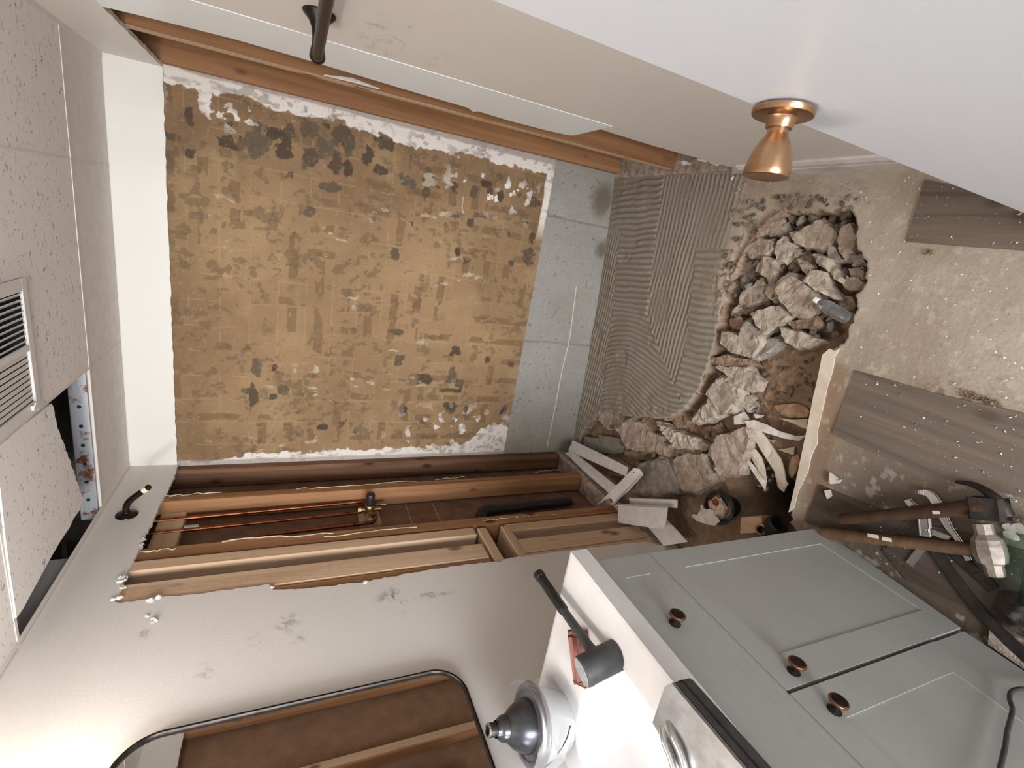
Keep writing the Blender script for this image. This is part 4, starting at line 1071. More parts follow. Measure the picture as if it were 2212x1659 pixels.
# buried blocks under the corner
for px, lab in ((Z1([(300, 340), (415, 360), (405, 460), (300, 430)]), 'greenish grey block in the corner, left one'), (Z1([(420, 330), (585, 360), (600, 470), (560, 480), (410, 465)]), 'greenish grey block in the corner beside the coarse lump')):
    pts = [on('Z', -.058, *q) for q in px]; bm = B(); prism(bm, pts, (0, 0, -.08)); bmesh.ops.subdivide_edges(bm, edges=bm.edges[:], cuts=2); roughen(bm, .002, 60)
    solo('buried_block', bm, M['block'], lab, 'block', 'buried blocks in the corner')

# ------------------------------------------------------------------ clear bottle in the rubble
a = on('Z', .012, 1759, 646); c = on('Z', -.012, 1832, 689)
bt_ = thing('plastic_bottle', 'small clear plastic bottle with a white cap lying in the rubble', 'bottle', tuple(a))
d = (c - a); L = d.length
bm = B(); lathe(bm, [(.006, .012), (.0065, .02), (.013, .028), (.019, .042), (.020, .058), (.019, .060), (.020, .064), (.020, L - .006), (.017, L), (.002, L + .001)], a, d, 24)
obj('bottle_body', bm, M['clear'], bt_, True)
bm = B(); lathe(bm, [(.0085, 0), (.0095, .002), (.0095, .014), (.0085, .015)], a, d, 20); obj('cap', bm, M['white_metal'], bt_, True)

# ------------------------------------------------------------------ floor drain with the stuffed rag
pc = on('Z', -.035, 1553, 1096)
dr = thing('floor_drain', 'black plastic floor drain ring stuffed with torn paper', 'drain', (pc.x, pc.y, -.12))
bm = B(); lathe(bm, [(.044, -.12), (.046, -.01), (.066, -.006), (.068, .0), (.066, .004), (.058, .005), (.056, .001), (.050, .001), (.046, .004), (.040, .004), (.038, -.03), (.038, -.12)], pc, (.12, -.1, 1), 40, False)
obj('drain_ring', bm, M['black_plastic'], dr, True)
for k in range(8):
    an = k * math.pi / 4 + .3; ax = Vector((.12, -.1, 1)).normalized(); u = ax.orthogonal().normalized(); v = ax.cross(u)
    bm = B(); lathe(bm, [(.005, 0), (.005, .004), (.002, .005)], pc + (u * math.cos(an) + v * math.sin(an)) * .060 + ax * .003, ax, 10); obj('bolt_boss', bm, M['iron'], dr)
bm = B(); bmesh.ops.create_icosphere(bm, subdivisions=4, radius=.040)
for v in bm.verts: v.co = Vector((v.co.x, v.co.y, v.co.z * .55)) + noise.noise_vector(v.co * 40) * .012 + noise.noise_vector(v.co * 110) * .004 + pc + Vector((0, 0, .006))
rg = obj('torn_paper', bm, M['rag'], dr, True)
for q, r in (((1545, 1085), .014), ((1572, 1104), .008), ((1552, 1072), .009)):
    bm = B(); bmesh.ops.create_icosphere(bm, subdivisions=3, radius=r); cc = on('Z', -.005, *q)
    for v in bm.verts: v.co = Vector((v.co.x, v.co.y, v.co.z * .6)) + noise.noise_vector(v.co * 120) * .005 + cc
    obj('rust_stained_wad', bm, M['rust_rag'], dr, True)
pts = [on('Z', -.004, *q) for q in Z1([(1160, 965), (1215, 975), (1240, 880), (1265, 920), (1330, 930), (1390, 1020), (1360, 1050), (1280, 1045), (1200, 1010)])]
bm = B(); prism(bm, pts, (0, 0, .003)); bmesh.ops.subdivide_edges(bm, edges=bm.edges[:], cuts=3); bmesh.ops.triangulate(bm, faces=bm.faces[:])
for v in bm.verts: v.co += noise.noise_vector(v.co * 50) * .008
obj('paper_flap', bm, M['pvc_white'], dr, True)
# old pipe stub, wood block and fitting at the vanity end of the trench
a = on('Z', -.05, 1628, 1125); c = on('Z', -.05, 1690, 1085)
bm = B(); lathe(bm, [(.028, 0), (.030, .01), (.030, .05), (.036, .055), (.036, .075), (.028, .08), (.026, .02), (.02, .01)], on('Z', -.05, 1655, 1150), (c - a) + Vector((0, 0, .03)), 24, False)
solo('old_pipe_stub', bm, M['iron'], 'dark iron pipe stub at the vanity end of the trench', 'pipe', smooth=True)
pts = [on('Z', -.03, *q) for q in Z1([(1550, 990), (1620, 980), (1715, 980), (1720, 1040), (1660, 1110), (1545, 1115)])]
bm = B(); prism(bm, pts, (0, 0, -.05)); solo('wood_block', bm, M['wood_pale'], 'short brown wood block beside the floor drain', 'wood block')
bm = B(); lathe(bm, [(.016, -.02), (.020, 0), (.020, .008), (.013, .010), (.012, .004)], on('Z', -.02, 1645, 1143), (.2, -.3, 1), 24, False); solo('brass_fitting', bm, M['brass'], 'dull brass pipe fitting next to the vanity corner', 'fitting', smooth=True)

# ------------------------------------------------------------------ plumbing inside the left wall
V = on('X', -.055, 798, 1100)
pl = thing('shower_valve', 'brass shower valve with a black cap between the left studs', 'valve', (V.x, V.y, V.z - .05))
bm = B(); box(bm, (-.102, V.y - .075, V.z - .045), (-.082, V.y + .06, V.z + .045), .002, 1); obj('backing_block', bm, M['wood_pale_y'], pl)
bm = B()
lathe(bm, [(.020, -.02), (.022, -.015), (.022, .02), (.019, .024)], V, (1, 0, 0), 20)
lathe(bm, [(.012, -.05), (.012, .05)], V, (0, 1, 0), 16); lathe(bm, [(.011, -.05), (.011, .05)], V, (0, 0, 1), 16)
lathe(bm, [(.015, .040), (.015, .052)], V, (0, 1, 0), 6); lathe(bm, [(.015, -.052), (.015, -.040)], V, (0, 1, 0), 6)
lathe(bm, [(.014, .036), (.014, .05)], V, (0, 0, 1), 6)
lathe(bm, [(.006, 0), (.006, .045)], V + Vector((0, .03, -.03)), (0, 0, -1), 10)
obj('valve_body', bm, M['brass'], pl, True)
bm = B(); cp = on('X', .03, 799, 1080); lathe(bm, [(.017, 0), (.0185, .002), (.0185, .058), (.0165, .062), (.006, .062), (.006, .07)], (V.x + .015, V.y + .0, V.z), (1, .0, 0), 24)
obj('black_cap', bm, M['black_plastic'], pl, True)
bm = B(); obox(bm, V + Vector((-.01, -.02, .005)), (0, 1, 0), (0, 0, 1), (1, 0, 0), (.12, .02, .003)); obj('bracket', bm, M['galv'], pl)
for pts, nm in (([on('X', -.06, 322, 1127), on('X', -.06, 787, 1083), V + Vector((0, .04, .02))], 'riser_pipe'), ([on('X', -.06, 305, 1155), on('X', -.06, 770, 1107), V + Vector((-.01, -.0, .03))], 'riser_pipe'),
                ([on('X', -.07, 560, 1157), on('X', -.065, 780, 1131), on('X', -.06, 806, 1126), on('X', -.06, 812, 1112), V + Vector((0, -.05, -.0))], 'riser_pipe')):
    bm = B(); tube(bm, pts if len(pts) == 3 else spline(pts, 5), .0075, 12); obj(nm, bm, M['copper'], pl, True)
a = on('X', -.06, 398, 1141); c = on('X', -.06, 430, 1138)
bm = B(); tube(bm, [a, c], .0105, 12); obj('solder_coupling', bm, M['steel'], pl, True)
p0, p1 = on('X', -.07, 1232, 1083), on('X', -.07, 1050, 1103)
dp = thing('abs_drain_pipe', 'black plastic drain pipe with an elbow between the left studs', 'pipe', tuple(p0))
bm = B(); tube(bm, [p0, p1], .0235, 24); obj('pipe', bm, M['black_plastic'], dp, True)
bm = B(); up_ = (p1 - p0).normalized(); e = p1
tube(bm, spline([e - up_ * .04, e, e + up_ * .025 + Vector((-.01, -.012, 0)), e + up_ * .035 + Vector((-.028, -.05, 0)), e + up_ * .036 + Vector((-.03, -.10, 0))], 6), .028, 24); obj('elbow', bm, M['black_plastic'], dp, True)

# shower arm
a = on('X', 0, 274, 1112)
sa = thing('shower_spout', 'black shower arm with white thread tape at the top of the left wall', 'shower arm', tuple(a))
bm = B(); lathe(bm, [(.034, 0), (.033, .003), (.024, .008), (.013, .012), (.012, .014)], a, (1, 0, 0), 32); obj('escutcheon', bm, M['bronze_dark'], sa, True)
pts = spline([a, a + Vector((.03, 0, .001)), a + Vector((.055, .0, -.010)), a + Vector((.075, 0, -.030)), a + Vector((.095, 0, -.053))], 5)
bm = B(); tube(bm, pts, .0105, 16); obj('arm', bm, M['bronze_dark'], sa, True)
d = (pts[-1] - pts[-3]).normalized()
bm = B(); tube(bm, [pts[-1] - d * .002, pts[-1] + d * .014], .0112, 16); obj('thread_tape', bm, M['tape'], sa, True)
bm = B(); tube(bm, [pts[-1] + d * .013, pts[-1] + d * .024], .0098, 16); obj('thread_end', bm, M['bronze_dark'], sa, True)

# towel bar on the right wall
a = onr(690, 27)
tb = thing('towel_bar', 'dark bronze towel bar on the right wall', 'towel bar', tuple(a))
bm = B(); lathe(bm, [(.031, 0), (.032, .003), (.029, .007), (.019, .016), (.0135, .028), (.0115, .044), (.0115, .058), (.0125, .066)], a, (-1, 0, 0), 32); obj('post', bm, M['bronze_dark'], tb, True)
e = a + Vector((-.074, 0, 0))
bm = B(); lathe(bm, [(.002, -.006), (.009, -.005), (.0145, 0), (.0155, .006), (.0145, .012), (.012, .016)], e + Vector((0, .0135, 0)), (0, -1, 0), 24); lathe(bm, [(.0125, 0), (.014, .008), (.0125, .018)], a + Vector((-.060, 0, 0)), (-1, 0, 0), 20); obj('end_cap', bm, M['bronze_dark'], tb, True)
bm = B(); tube(bm, [e, e + Vector((0, -.62, 0))], .0105, 20); obj('bar', bm, M['bronze_dark'], tb, True)
b2 = a + Vector((0, -.62, 0))
bm = B(); lathe(bm, [(.031, 0), (.032, .003), (.029, .007), (.019, .016), (.0135, .028), (.0115, .044), (.0115, .074)], b2, (-1, 0, 0), 32); obj('post', bm, M['bronze_dark'], tb, True)

# ------------------------------------------------------------------ the open door with its knob
d0, d1 = on('X', 1.37, 1050, 0), on('X', 1.37, 2000, 374)
ey = (d0.y + d1.y) / 2
dz = Vector((0.03, -1, 0)).normalized(); dn = Vector((-1, -.03, 0)).normalized()
door = thing('door_1', 'white painted door swung open along the right wall', 'door', (1.37, ey, 0)); door['kind'] = 'structure'
c0 = Vector((1.37, ey, 0))
bm = B()
prism(bm, [c0 + Vector((0, 0, .012)), c0 + dz * .72 + Vector((0, 0, .012)), c0 + dz * .72 + Vector((0, 0, 2.03)), c0 + Vector((0, 0, 2.03))], -dn * .035)
bmesh.ops.bevel(bm, geom=[e for e in bm.edges if e.calc_length() > 1.5], offset=.0015, segments=2, affect='EDGES')
obj('door_leaf', bm, M['door'], door)
K = on('X', 1.368, 1693, 238)
kn = K + dn * 0
def dk(prof, nm, parent=door):
    bm = B(); lathe(bm, prof, kn, dn, 40); return obj(nm, bm, M['bronze'], parent, True)
k1 = dk([(.0345, 0), (.0345, .004), (.0335, .0065), (.031, .0075), (.018, .0085), (.0165, .010), (.0155, .016), (.0145, .020)], 'rose')
dk([(.0115, .018), (.0118, .024), (.0128, .028), (.0175, .036), (.0215, .045), (.0245, .056), (.0262, .066), (.0266, .0715), (.0258, .0735), (.0235, .0742), (.020, .0732), (.002, .0725)], 'knob')

# ------------------------------------------------------------------ vanity
VX = .462; VY = -1.474; VE = -2.42; CT = .893; CB = .842
def vb(y): return -.028 + (-1.474 - y) * .14 if y > -2.05 else .05
van = thing('vanity_cabinet', 'grey painted bathroom vanity with two doors and a drawer front under a white sink top', 'vanity', (.23, -1.95, 0))
bm = B()
for lo, hi in (((.0, VY - .018, -.02), (VX - .019, VY, CB)), ((.0, VE, -.02), (VX - .019, VE + .018, CB)), ((.0, VE, -.02), (.006, VY, CB)), ((.0, VE, .10), (VX - .019, VY, .116)), ((VX - .025, VE, -.02), (VX - .019, VY, CB))): box(bm, lo, hi)
for v in bm.verts:
    if v.co.z < 0: v.co.z = vb(v.co.y)
obj('carcass', bm, M['cabinet'], van)
def panel(name, y0, y1, z0, z1, px=.062, pz=.062, parent=van, tilt=False, rec=.002):
    """flat front with a recessed middle panel, built as frame and panel"""
    f = B(); t0, t1 = VX - .019, VX
    for lo, hi in (((t0, y1, z0), (t1, y1 + px, z1)), ((t0, y0 - px, z0), (t1, y0, z1)), ((t0, y1 + px, z0), (t1, y0 - px, z0 + pz)), ((t0, y1 + px, z1 - pz), (t1, y0 - px, z1))):
        box(f, lo, hi)
    bmesh.ops.remove_doubles(f, verts=f.verts, dist=1e-5)
    if tilt:
        for v in f.verts:
            if abs(v.co.z - z0) < 1e-4: v.co.z = vb(v.co.y)
    o = obj(name, f, M['cabinet'], parent)
    f = B(); box(f, (t0, y1 + px - .002, z0 + pz - .002), (t1 - rec, y0 - px + .002, z1 - pz + .002)); obj('panel', f, M['cabinet'], o)
    return o
drw = panel('drawer_front', VY - .001, -2.21, .671, CB - .001, .068, .047)
d1_ = panel('cabinet_door', VY - .001, -1.8785, .0, .668, .066, .064, tilt=False)
for v in d1_.data.vertices:
    if v.co.z < .02: v.co.z = vb(v.co.y) + .0
d2_ = panel('cabinet_door', -1.8865, -2.26, .168, .668, .066, .064)
bm = B(); box(bm, (VX - .019, -2.41, .0), (VX - .003, -1.8865, .165)); 
for v in bm.verts:
    if v.co.z < .02: v.co.z = vb(v.co.y)
obj('bottom_rail', bm, M['cabinet'], van)
bm = B(); box(bm, (VX - .019, -2.41, .0), (VX, -2.262, CB - .001)); obj('end_stile', bm, M['cabinet'], van)
bm = B(); box(bm, (VX - .0185, -1.888, .16), (VX - .014, -1.877, .668)); obj('door_gap', bm, M['cab_dark'], van)
for y, z, par in ((-1.690, .772, drw), (-1.853, .612, d1_), (-1.936, .612, d2_)):
    o_ = Vector((VX, y, z))
    bm = B(); lathe(bm, [(.0125, 0), (.0125, .002), (.010, .004), (.0065, .007), (.006, .014), (.009, .018), (.0145, .020)], o_, (1, 0, 0), 28); k = obj('knob', bm, M['bronze_dark'], par, True)
    bm = B(); lathe(bm, [(.0145, .0195), (.0165, .0205), (.0172, .0225), (.0165, .0245), (.0145, .0255), (.0135, .0252)], o_, (1, 0, 0), 28, False); obj('knob_rim', bm, M['copper_rim'], par, True)
    bm = B(); lathe(bm, [(.0142, .020), (.0142, .0252), (.012, .0262), (.002, .0265)], o_, (1, 0, 0), 28); obj('knob_face', bm, M['bronze_dark'], par, True)
# white sink top with a moulded basin, one sheet with rounded lip
CX = .474; CY = -1.442; CE = -2.46
bx0, bx1, by0, by1 = .065, .385, -1.615, -2.25
gx = np.unique(np.concatenate([np.linspace(0, CX, 70), [bx0, bx1]])); gy = np.linspace(CE, CY, 150)
X, Y = np.meshgrid(gx, gy, indexing='ij')
cx_, cy_ = (bx0 + bx1) / 2, (by0 + by1) / 2; hx, hy = (bx1 - bx0) / 2, (by0 - by1) / 2
def rbox(X, Y, r):
    qx = np.abs(X - cx_) - hx + r; qy = np.abs(Y - cy_) - hy + r
    return np.hypot(np.maximum(qx, 0), np.maximum(qy, 0)) + np.minimum(np.maximum(qx, qy), 0) - r
sdb = -rbox(X, Y, .07)
dep = .115 * sstep(.0, .055, sdb) + .012 * sstep(.05, .2, sdb)
Zt = CT - dep - .004 * sstep(.008, 0, np.minimum(CX - X, CY - Y))
Pt = np.stack([X, Y, Zt], -1)
top = bpy.data.objects.new('sink_top', None); COL.objects.link(top); top.location = (.237, -1.95, CB)
set_props(top, 'glossy white sink top on the grey vanity, strewn with tools', 'sink top')
grid_obj('basin_top', Pt, np.ones(Pt.shape), M['counter'], top)
bm = B(); box(bm, (0, CE, CB), (CX, CY, CT - .0045))
bm.faces.ensure_lookup_table()
bmesh.ops.delete(bm, geom=[f for f in bm.faces if abs(f.normal.z) > .9], context='FACES')
obj('slab_edge', bm, M['counter'], top)
bm = B(); lathe(bm, [(.004, 0), (.018, .001), (.022, .002), (.022, 0)], (cx_, cy_, CT - .128), (0, 0, 1), 24); obj('drain', bm, M['chrome'], top, True)
# black cable hanging in front of the vanity
pts = [on('X', VX + .012, *q) for q in ((2300, 1500), (2240, 1492), (2205, 1488), (2185, 1494), (2181, 1510), (2187, 1530), (2184, 1550), (2176, 1580), (2172, 1610), (2164, 1645), (2150, 1700), (2130, 1760))]
bm = B(); tube(bm, spline(pts, 5), .0042, 10); solo('power_cable', bm, M['rubber'], 'black cable hanging in front of the right vanity door', 'cable', smooth=True)

# ------------------------------------------------------------------ mirror on the left wall
my0, my1, mz0, mz1, mr = -1.302, -2.02, 1.068, 1.838, .088
def rr(y0, y1, z0, z1, r, n=14):
    out = []
    for cy, cz, a0 in ((y0 - r, z1 - r, 0), (y1 + r, z1 - r, 90), (y1 + r, z0 + r, 180), (y0 - r, z0 + r, 270)):
        for k in range(n + 1):
            a = math.radians(a0 + 90 * k / n); out.append((cy + r * math.cos(a), cz + r * math.sin(a)))
    return out
mi = thing('wall_mirror', 'rounded mirror in a thin black frame on the left wall above the sink', 'mirror', (0, (my0 + my1) / 2, mz0))
bm = B()
loops = []
for (ins, x) in ((0, .0005), (0, .019), (.0015, .021), (.006, .021), (.0075, .019), (.0075, .012), (.009, .012)):
    loops.append([bm.verts.new((x, y, z)) for y, z in rr(my0 - ins, my1 + ins, mz0 + ins, mz1 - ins, mr - ins)])
for A, D in zip(loops, loops[1:]):
    for k in range(len(A)): bm.faces.new((A[k], A[(k + 1) % len(A)], D[(k + 1) % len(A)], D[k]))
obj('mirror_frame', bm, M['bronze_dark'], mi, True)
bm = B(); prism(bm, [(.013, y, z) for y, z in rr(my0 - .007, my1 + .007, mz0 + .007, mz1 - .007, mr - .007)], (-.006, 0, 0)); obj('mirror_glass', bm, M['mirror'], mi)

# vanity light above the mirror (outside the picture, lights the wall)
vl = thing('vanity_light', 'bronze vanity light bar with three glass bulbs above the mirror', 'light', (0, -1.76, 1.96))
bm = B(); box(bm, (0, -2.08, 1.965), (.03, -1.44, 2.035), .006); obj('back_plate', bm, M['bronze_dark'], vl)
for b in BULBS:
    bm = B(); tube(bm, [(.03, b[1], b[2]), (.085, b[1], b[2])], .012, 12); obj('arm', bm, M['bronze_dark'], vl, True)
    bm = B(); lathe(bm, [(.018, -.05), (.024, -.044), (.026, -.034)], b, (1, 0, 0), 20); obj('socket', bm, M['bronze_dark'], vl, True)

# ------------------------------------------------------------------ things on the sink top
# rubber mallet
h0 = on('Z', .968, 1256, 1452); h1 = on('Z', .884, 1336, 1412); g0 = on('Z', .930, 1291, 1424); g1 = on('Z', .917, 1163, 1240)
ml = thing('rubber_mallet', 'black rubber mallet lying across the front of the sink', 'mallet', ((h0.x + h1.x) / 2, (h0.y + h1.y) / 2, .9))
d = (h1 - h0).normalized(); L = (h1 - h0).length
bm = B(); lathe(bm, [(.028, 0), (.0295, .002), (.0305, .006), (.0305, L - .005), (.0285, L - .001), (.024, L)], h0, d, 40); obj('head', bm, M['rubber'], ml, True)
bm = B(); lathe(bm, [(.0005, -.0012), (.0275, -.001), (.0282, .001)], h0, d, 40); obj('worn_face', bm, M['rubber_face'], ml, True)
hd = (g1 - g0).normalized(); gl = (g1 - g0).length
bm = B(); lathe(bm, [(.021, -.012), (.019, .004), (.014, .018), (.0115, .035), (.0105, .06), (.0100, gl * .45), (.0098, gl * .5)], g0, hd, 20); obj('shaft', bm, M['rubber'], ml, True)
bm = B(); lathe(bm, [(.0100, gl * .49), (.0125, gl * .52), (.0125, gl * .93), (.0125, gl * .935), (.0145, gl * .94), (.0145, gl), (.012, gl + .002)], g0, hd, 8); obj('grip', bm, M['black_plastic'], ml)
# reddish wooden sanding block with teeth
a = on('Z', CT + .028, 1232, 1364); c = on('Z', CT + .028, 1246, 1478)
bk = thing('grout_block', 'reddish wooden block with a toothed steel edge beside the mallet', 'scraper', ((a.x + c.x) / 2, (a.y + c.y) / 2, CT))
d = (c - a).normalized(); s = Vector((d.y, -d.x, 0)); s = s if s.x > 0 else -s
bm = B(); obox(bm, (a + c) / 2 + s * .012 + Vector((0, 0, -.012)), d, s, (0, 0, 1), ((c - a).length, .040, .022), .003); obj('body', bm, M['comb_wood'], bk)
bm = B(); obox(bm, (a + c) / 2 + s * .014 + Vector((0, 0, .003)), d, s, (0, 0, 1), ((c - a).length * .84, .018, .010), .003); obj('grip_rib', bm, M['comb_wood'], bk)
bm = B(); nT = 34; L = (c - a).length
for k in range(nT):
    p = a + d * (L * (k + .3) / nT) - s * .008 + Vector((0, 0, -.004)); q = a + d * (L * (k + .8) / nT) - s * .008 + Vector((0, 0, -.004))
    prism(bm, [p, q, (p + q) / 2 - s * .0075], (0, 0, -.003))
obj('toothed_edge', bm, M['iron'], bk)
# light fitting: dark metal dome on a clear shade wrapped in thin plastic
ba = on('Z', CT + .002, 1216, 1556); tip = on('Z', 1.095, 1053, 1578)
ax = (tip - ba).normalized(); L = (tip - ba).length
lf = thing('light_fitting', 'dark metal dome light fitting standing on a clear glass shade by the wall', 'light fitting', tuple(ba))
bm = B(); lathe(bm, [(.052, 0), (.062, .006), (.069, .03), (.076, .06), (.082, L * .42), (.079, L * .42), (.073, .06), (.066, .03), (.058, .008), (.05, .004)], ba, ax, 48, False); obj('glass_shade', bm, mat_plain('frosted_glass', srgb(188, 190, 192), .2, .25, srgb(176, 178, 180), 12), lf, True)
bm = B(); lathe(bm, [(.060, L * .41), (.086, L * .415), (.089, L * .44), (.086, L * .47), (.076, L * .50), (.070, L * .50), (.068, L * .485), (.056, L * .49), (.056, L * .50)], ba, ax, 56, False); obj('rim_ring', bm, mat_plain('light_gunmetal', srgb(138, 138, 143), .26, .85), lf, True)
bm = B(); lathe(bm, [(.056, L * .49), (.055, L * .54), (.051, L * .60), (.044, L * .67), (.034, L * .73), (.027, L * .765), (.0255, L * .775)], ba, ax, 48, False); obj('dome', bm, M['gun'], lf, True)
bm = B(); lathe(bm, [(.0265, L * .77), (.028, L * .78), (.026, L * .83), (.022, L * .86), (.019, L * .87), (.0175, L * .90)], ba, ax, 36, False); obj('neck', bm, M['gun'], lf, True)
bm = B(); lathe(bm, [(.0145, L * .86), (.0148, L * .99), (.0135, L), (.0095, L), (.009, L * .93)], ba, ax, 28, False); obj('threaded_stem', bm, M['black_plastic'], lf, True)
bm = B(); lathe(bm, [(.0150, L * .985), (.0150, L * 1.0), (.0115, L * 1.002), (.0112, L * .985)], ba, ax, 28, False); obj('stem_ring', bm, M['chrome'], lf, True)
bm = B(); rings = 10; n = 48; prev = None
a_, u_, v_ = frame_from(ax)
for i in range(rings):
    t = i / (rings - 1); h = L * (.10 + .44 * t); r = .080 + .016 * math.sin(t * 2.4)
    ring = []
    for k in range(n):
        th = 2 * math.pi * k / n; w = 1 + .05 * math.sin(3 * th + 1) + .04 * math.sin(7 * th + t * 5)
        ring.append(bm.verts.new(ba + a_ * (h + .012 * math.sin(2 * th + 2)) + (u_ * math.cos(th) + v_ * math.sin(th)) * r * w))
    if prev:
        for k in range(n): bm.faces.new((prev[k], prev[(k + 1) % n], ring[(k + 1) % n], ring[k]))
    prev = ring
m, nt, p = nt_of('thin_plastic_film')
p.inputs['Base Color'].default_value = (.97, .97, .98, 1); p.inputs['Roughness'].default_value = .12; p.inputs['Alpha'].default_value = .16
o = obj('plastic_wrap', bm, m, lf, True)
bm = B(); tube(bm, spline([on('Z', .95, *q) for q in ((1232, 1568), (1222, 1600), (1200, 1635), (1170, 1665))], 5), .0014, 6); obj('wire', bm, M['black_plastic'], lf)
# metal case with black rubber rim on the front edge of the sink top
T = CT + .047
c1, c2 = on('Z', T, 1441, 1465), on('Z', T, 1413, 1588)
fx = c1.x + .004
mc = thing('metal_case', 'flat grey metal case with black rubber rim and chrome bars on the sink edge', 'case', (fx - .05, c1.y - .15, CT))
by = c1.y; 
ob = [(fx - .105, by - .0), (fx - .022, by - .0), (fx - .004, by - .010), (fx + .006, by - .175), (fx + .002, by - .200), (fx - .02, by - .215), (fx - .13, by - .215)]
bm = B(); prism(bm, [(x, y, T - .001) for x, y in ob], (0, 0, -.006)); obj('lid', bm, M['steel'], mc)
inn = [(x, y, T - .006) for x, y in ob]
bm = B(); prism(bm, inn, (0, 0, -.04)); bmesh.ops.bevel(bm, geom=[e for e in bm.edges if e.is_manifold and e.calc_face_angle(0) > .3], offset=.003, segments=2, affect='EDGES'); obj('rubber_rim', bm, M['rubber'], mc)
bm = B(); prism(bm, [(x + (.0015 if x > fx - .03 else 0), y, T - .022) for x, y in ob], (0, 0, -.003)); obj('rim_seam', bm, M['black_plastic'], mc)
for q in (((1422, 1572), (1436, 1605), (1450, 1640), (1460, 1680)), ((1437, 1562), (1455, 1592), (1472, 1630), (1484, 1680))):
    pts = [on('Z', T + .006, *k) for k in q]; pts[0].z = T - .002
    bm = B(); tube(bm, spline(pts, 5), .0055, 12); obj('chrome_bar', bm, M['chrome'], mc, True)
# paint flakes in the basin
bm = B(); rnd = random.Random(4)
for x, y in ((1352, 1588), (1372, 1590), (1313, 1475), (1350, 1580)): chip(on('Z', CT - .12, x, y), .006)
solo('paint_flakes', bm, M['concrete_brown'], 'few dark flakes of debris on the floor of the sink basin', 'debris', None, 'stuff')

# ------------------------------------------------------------------ tools on the floor
# sledgehammer
a, c = flo(1776, 1151, .026), flo(2118, 1190, .03)
sl = thing('sledgehammer', 'sledgehammer with a brown wooden handle and worn steel head on the floor', 'hammer', ((a.x + c.x) / 2, (a.y + c.y) / 2, 0))
d = (c - a).normalized(); L = (c - a).length
bm = B(); lathe(bm, [(.012, 0), (.0165, .002), (.0175, .02), (.0165, L * .3), (.0150, L * .7), (.0165, L)], a, d, 16)
s = d.cross(Vector((0, 0, 1))).normalized()
obj('handle', bm, M['handle_wood'], sl, True)
e0, e1 = flo(2122, 1131, .035), flo(2152, 1246, .035)
hd = (e1 - e0).normalized(); HL = (e1 - e0).length; hm = (e0 + e1) / 2
bm = B(); side = hd.cross(Vector((0, 0, 1))).normalized()
secs = [(0, .013), (.004, .016), (.20, .0165), (.30, .026), (.42, .0285), (.60, .0285), (.74, .025), (.78, .017), (.985, .0165), (1, .013)]
rings = []
for t, r in secs:
    tt = t * HL if t > .01 else t
    cc = e0 + hd * (t * HL)
    rings.append([bm.verts.new(cc + side * (r * math.cos(math.pi / 8 + k * math.pi / 4)) * 1.12 + Vector((0, 0, 1)) * (r * math.sin(math.pi / 8 + k * math.pi / 4)) * 1.05) for k in range(8)])
for A, D in zip(rings, rings[1:]):
    for k in range(8): bm.faces.new((A[k], A[(k + 1) % 8], D[(k + 1) % 8], D[k]))
bm.faces.new(rings[0]); bm.faces.new(rings[-1])
obj('head', bm, M['steel_worn'], sl)
for q0, q1 in (((1874, 1156), (1898, 1160)), ((1905, 1163), (1926, 1167))):
    p0, p1 = flo(*q0, .046), flo(*q1, .046); bm = B(); bar(bm, p0, p1, .010, .001); obj('label_remnant', bm, M['pvc'], sl)
# claw hammer with dark handle
a, c = flo(1815, 1122, .034), flo(2128, 1094, .04)
ch = thing('claw_hammer', 'hammer with a dark wooden handle and long curved black claw', 'hammer', ((a.x + c.x) / 2, (a.y + c.y) / 2, 0))
d = (c - a).normalized(); L = (c - a).length
bm = B(); lathe(bm, [(.010, 0), (.0155, .003), (.017, .03), (.0165, L * .35), (.0175, L * .75), (.021, L)], a, d, 16); obj('handle', bm, M['handle_dark'], ch, True)
cl = spline([flo(*q, h) for q, h in (((2172, 1112), .04), ((2164, 1094), .045), ((2148, 1075), .045), ((2125, 1058), .04), ((2098, 1046), .03), ((2066, 1041), .012))], 5)
bm = B(); n = len(cl); tube(bm, cl, [.017 - .013 * (k / (n - 1)) for k in range(n)], 10)
q0, q1 = flo(2105, 1096, .042), flo(2168, 1102, .042); bar(bm, q0, q1, .036, .032, bevel=.008)
obj('claw_head', bm, M['iron'], ch, True)
bm = B(); bar(bm, flo(2014, 1107, .0555), flo(2030, 1107, .0555), .008, .001); obj('label_remnant', bm, M['pvc'], ch)
# long locking pliers under the hammers
g1_ = flo(2050, 1105, .012)
pr = thing('locking_pliers', 'chrome plated locking pliers with open jaws under the two hammers', 'pliers', tuple(g1_))
pts = spline([flo(*q, .014) for q in ((1986, 1063), (2000, 1064), (2012, 1071), (2022, 1084), (2030, 1098), (2040, 1120), (2052, 1142), (2070, 1166), (2092, 1208))], 4)
bm = B(); n = len(pts)
for k in range(n - 1): bar(bm, pts[k], pts[k + 1] + (pts[k + 1] - pts[k]) * .15, .008 + .010 * math.sin(math.pi * min(1, (k + 1) / n * 1.25)), .010, bevel=.001)
obj('fixed_handle', bm, M['chrome'], pr)
bm = B(); pts = spline([flo(*q, .012) for q in ((1961, 1080), (1968, 1090), (1980, 1096), (1994, 1104))], 4)
for k in range(len(pts) - 1): bar(bm, pts[k], pts[k + 1] + (pts[k + 1] - pts[k]) * .2, .012, .010, bevel=.001)
obj('jaw', bm, M['chrome'], pr)
bm = B(); bar(bm, flo(1996, 1112, .012), flo(2000, 1156, .012), .020, .010, bevel=.003); obj('lever', bm, M['chrome'], pr)
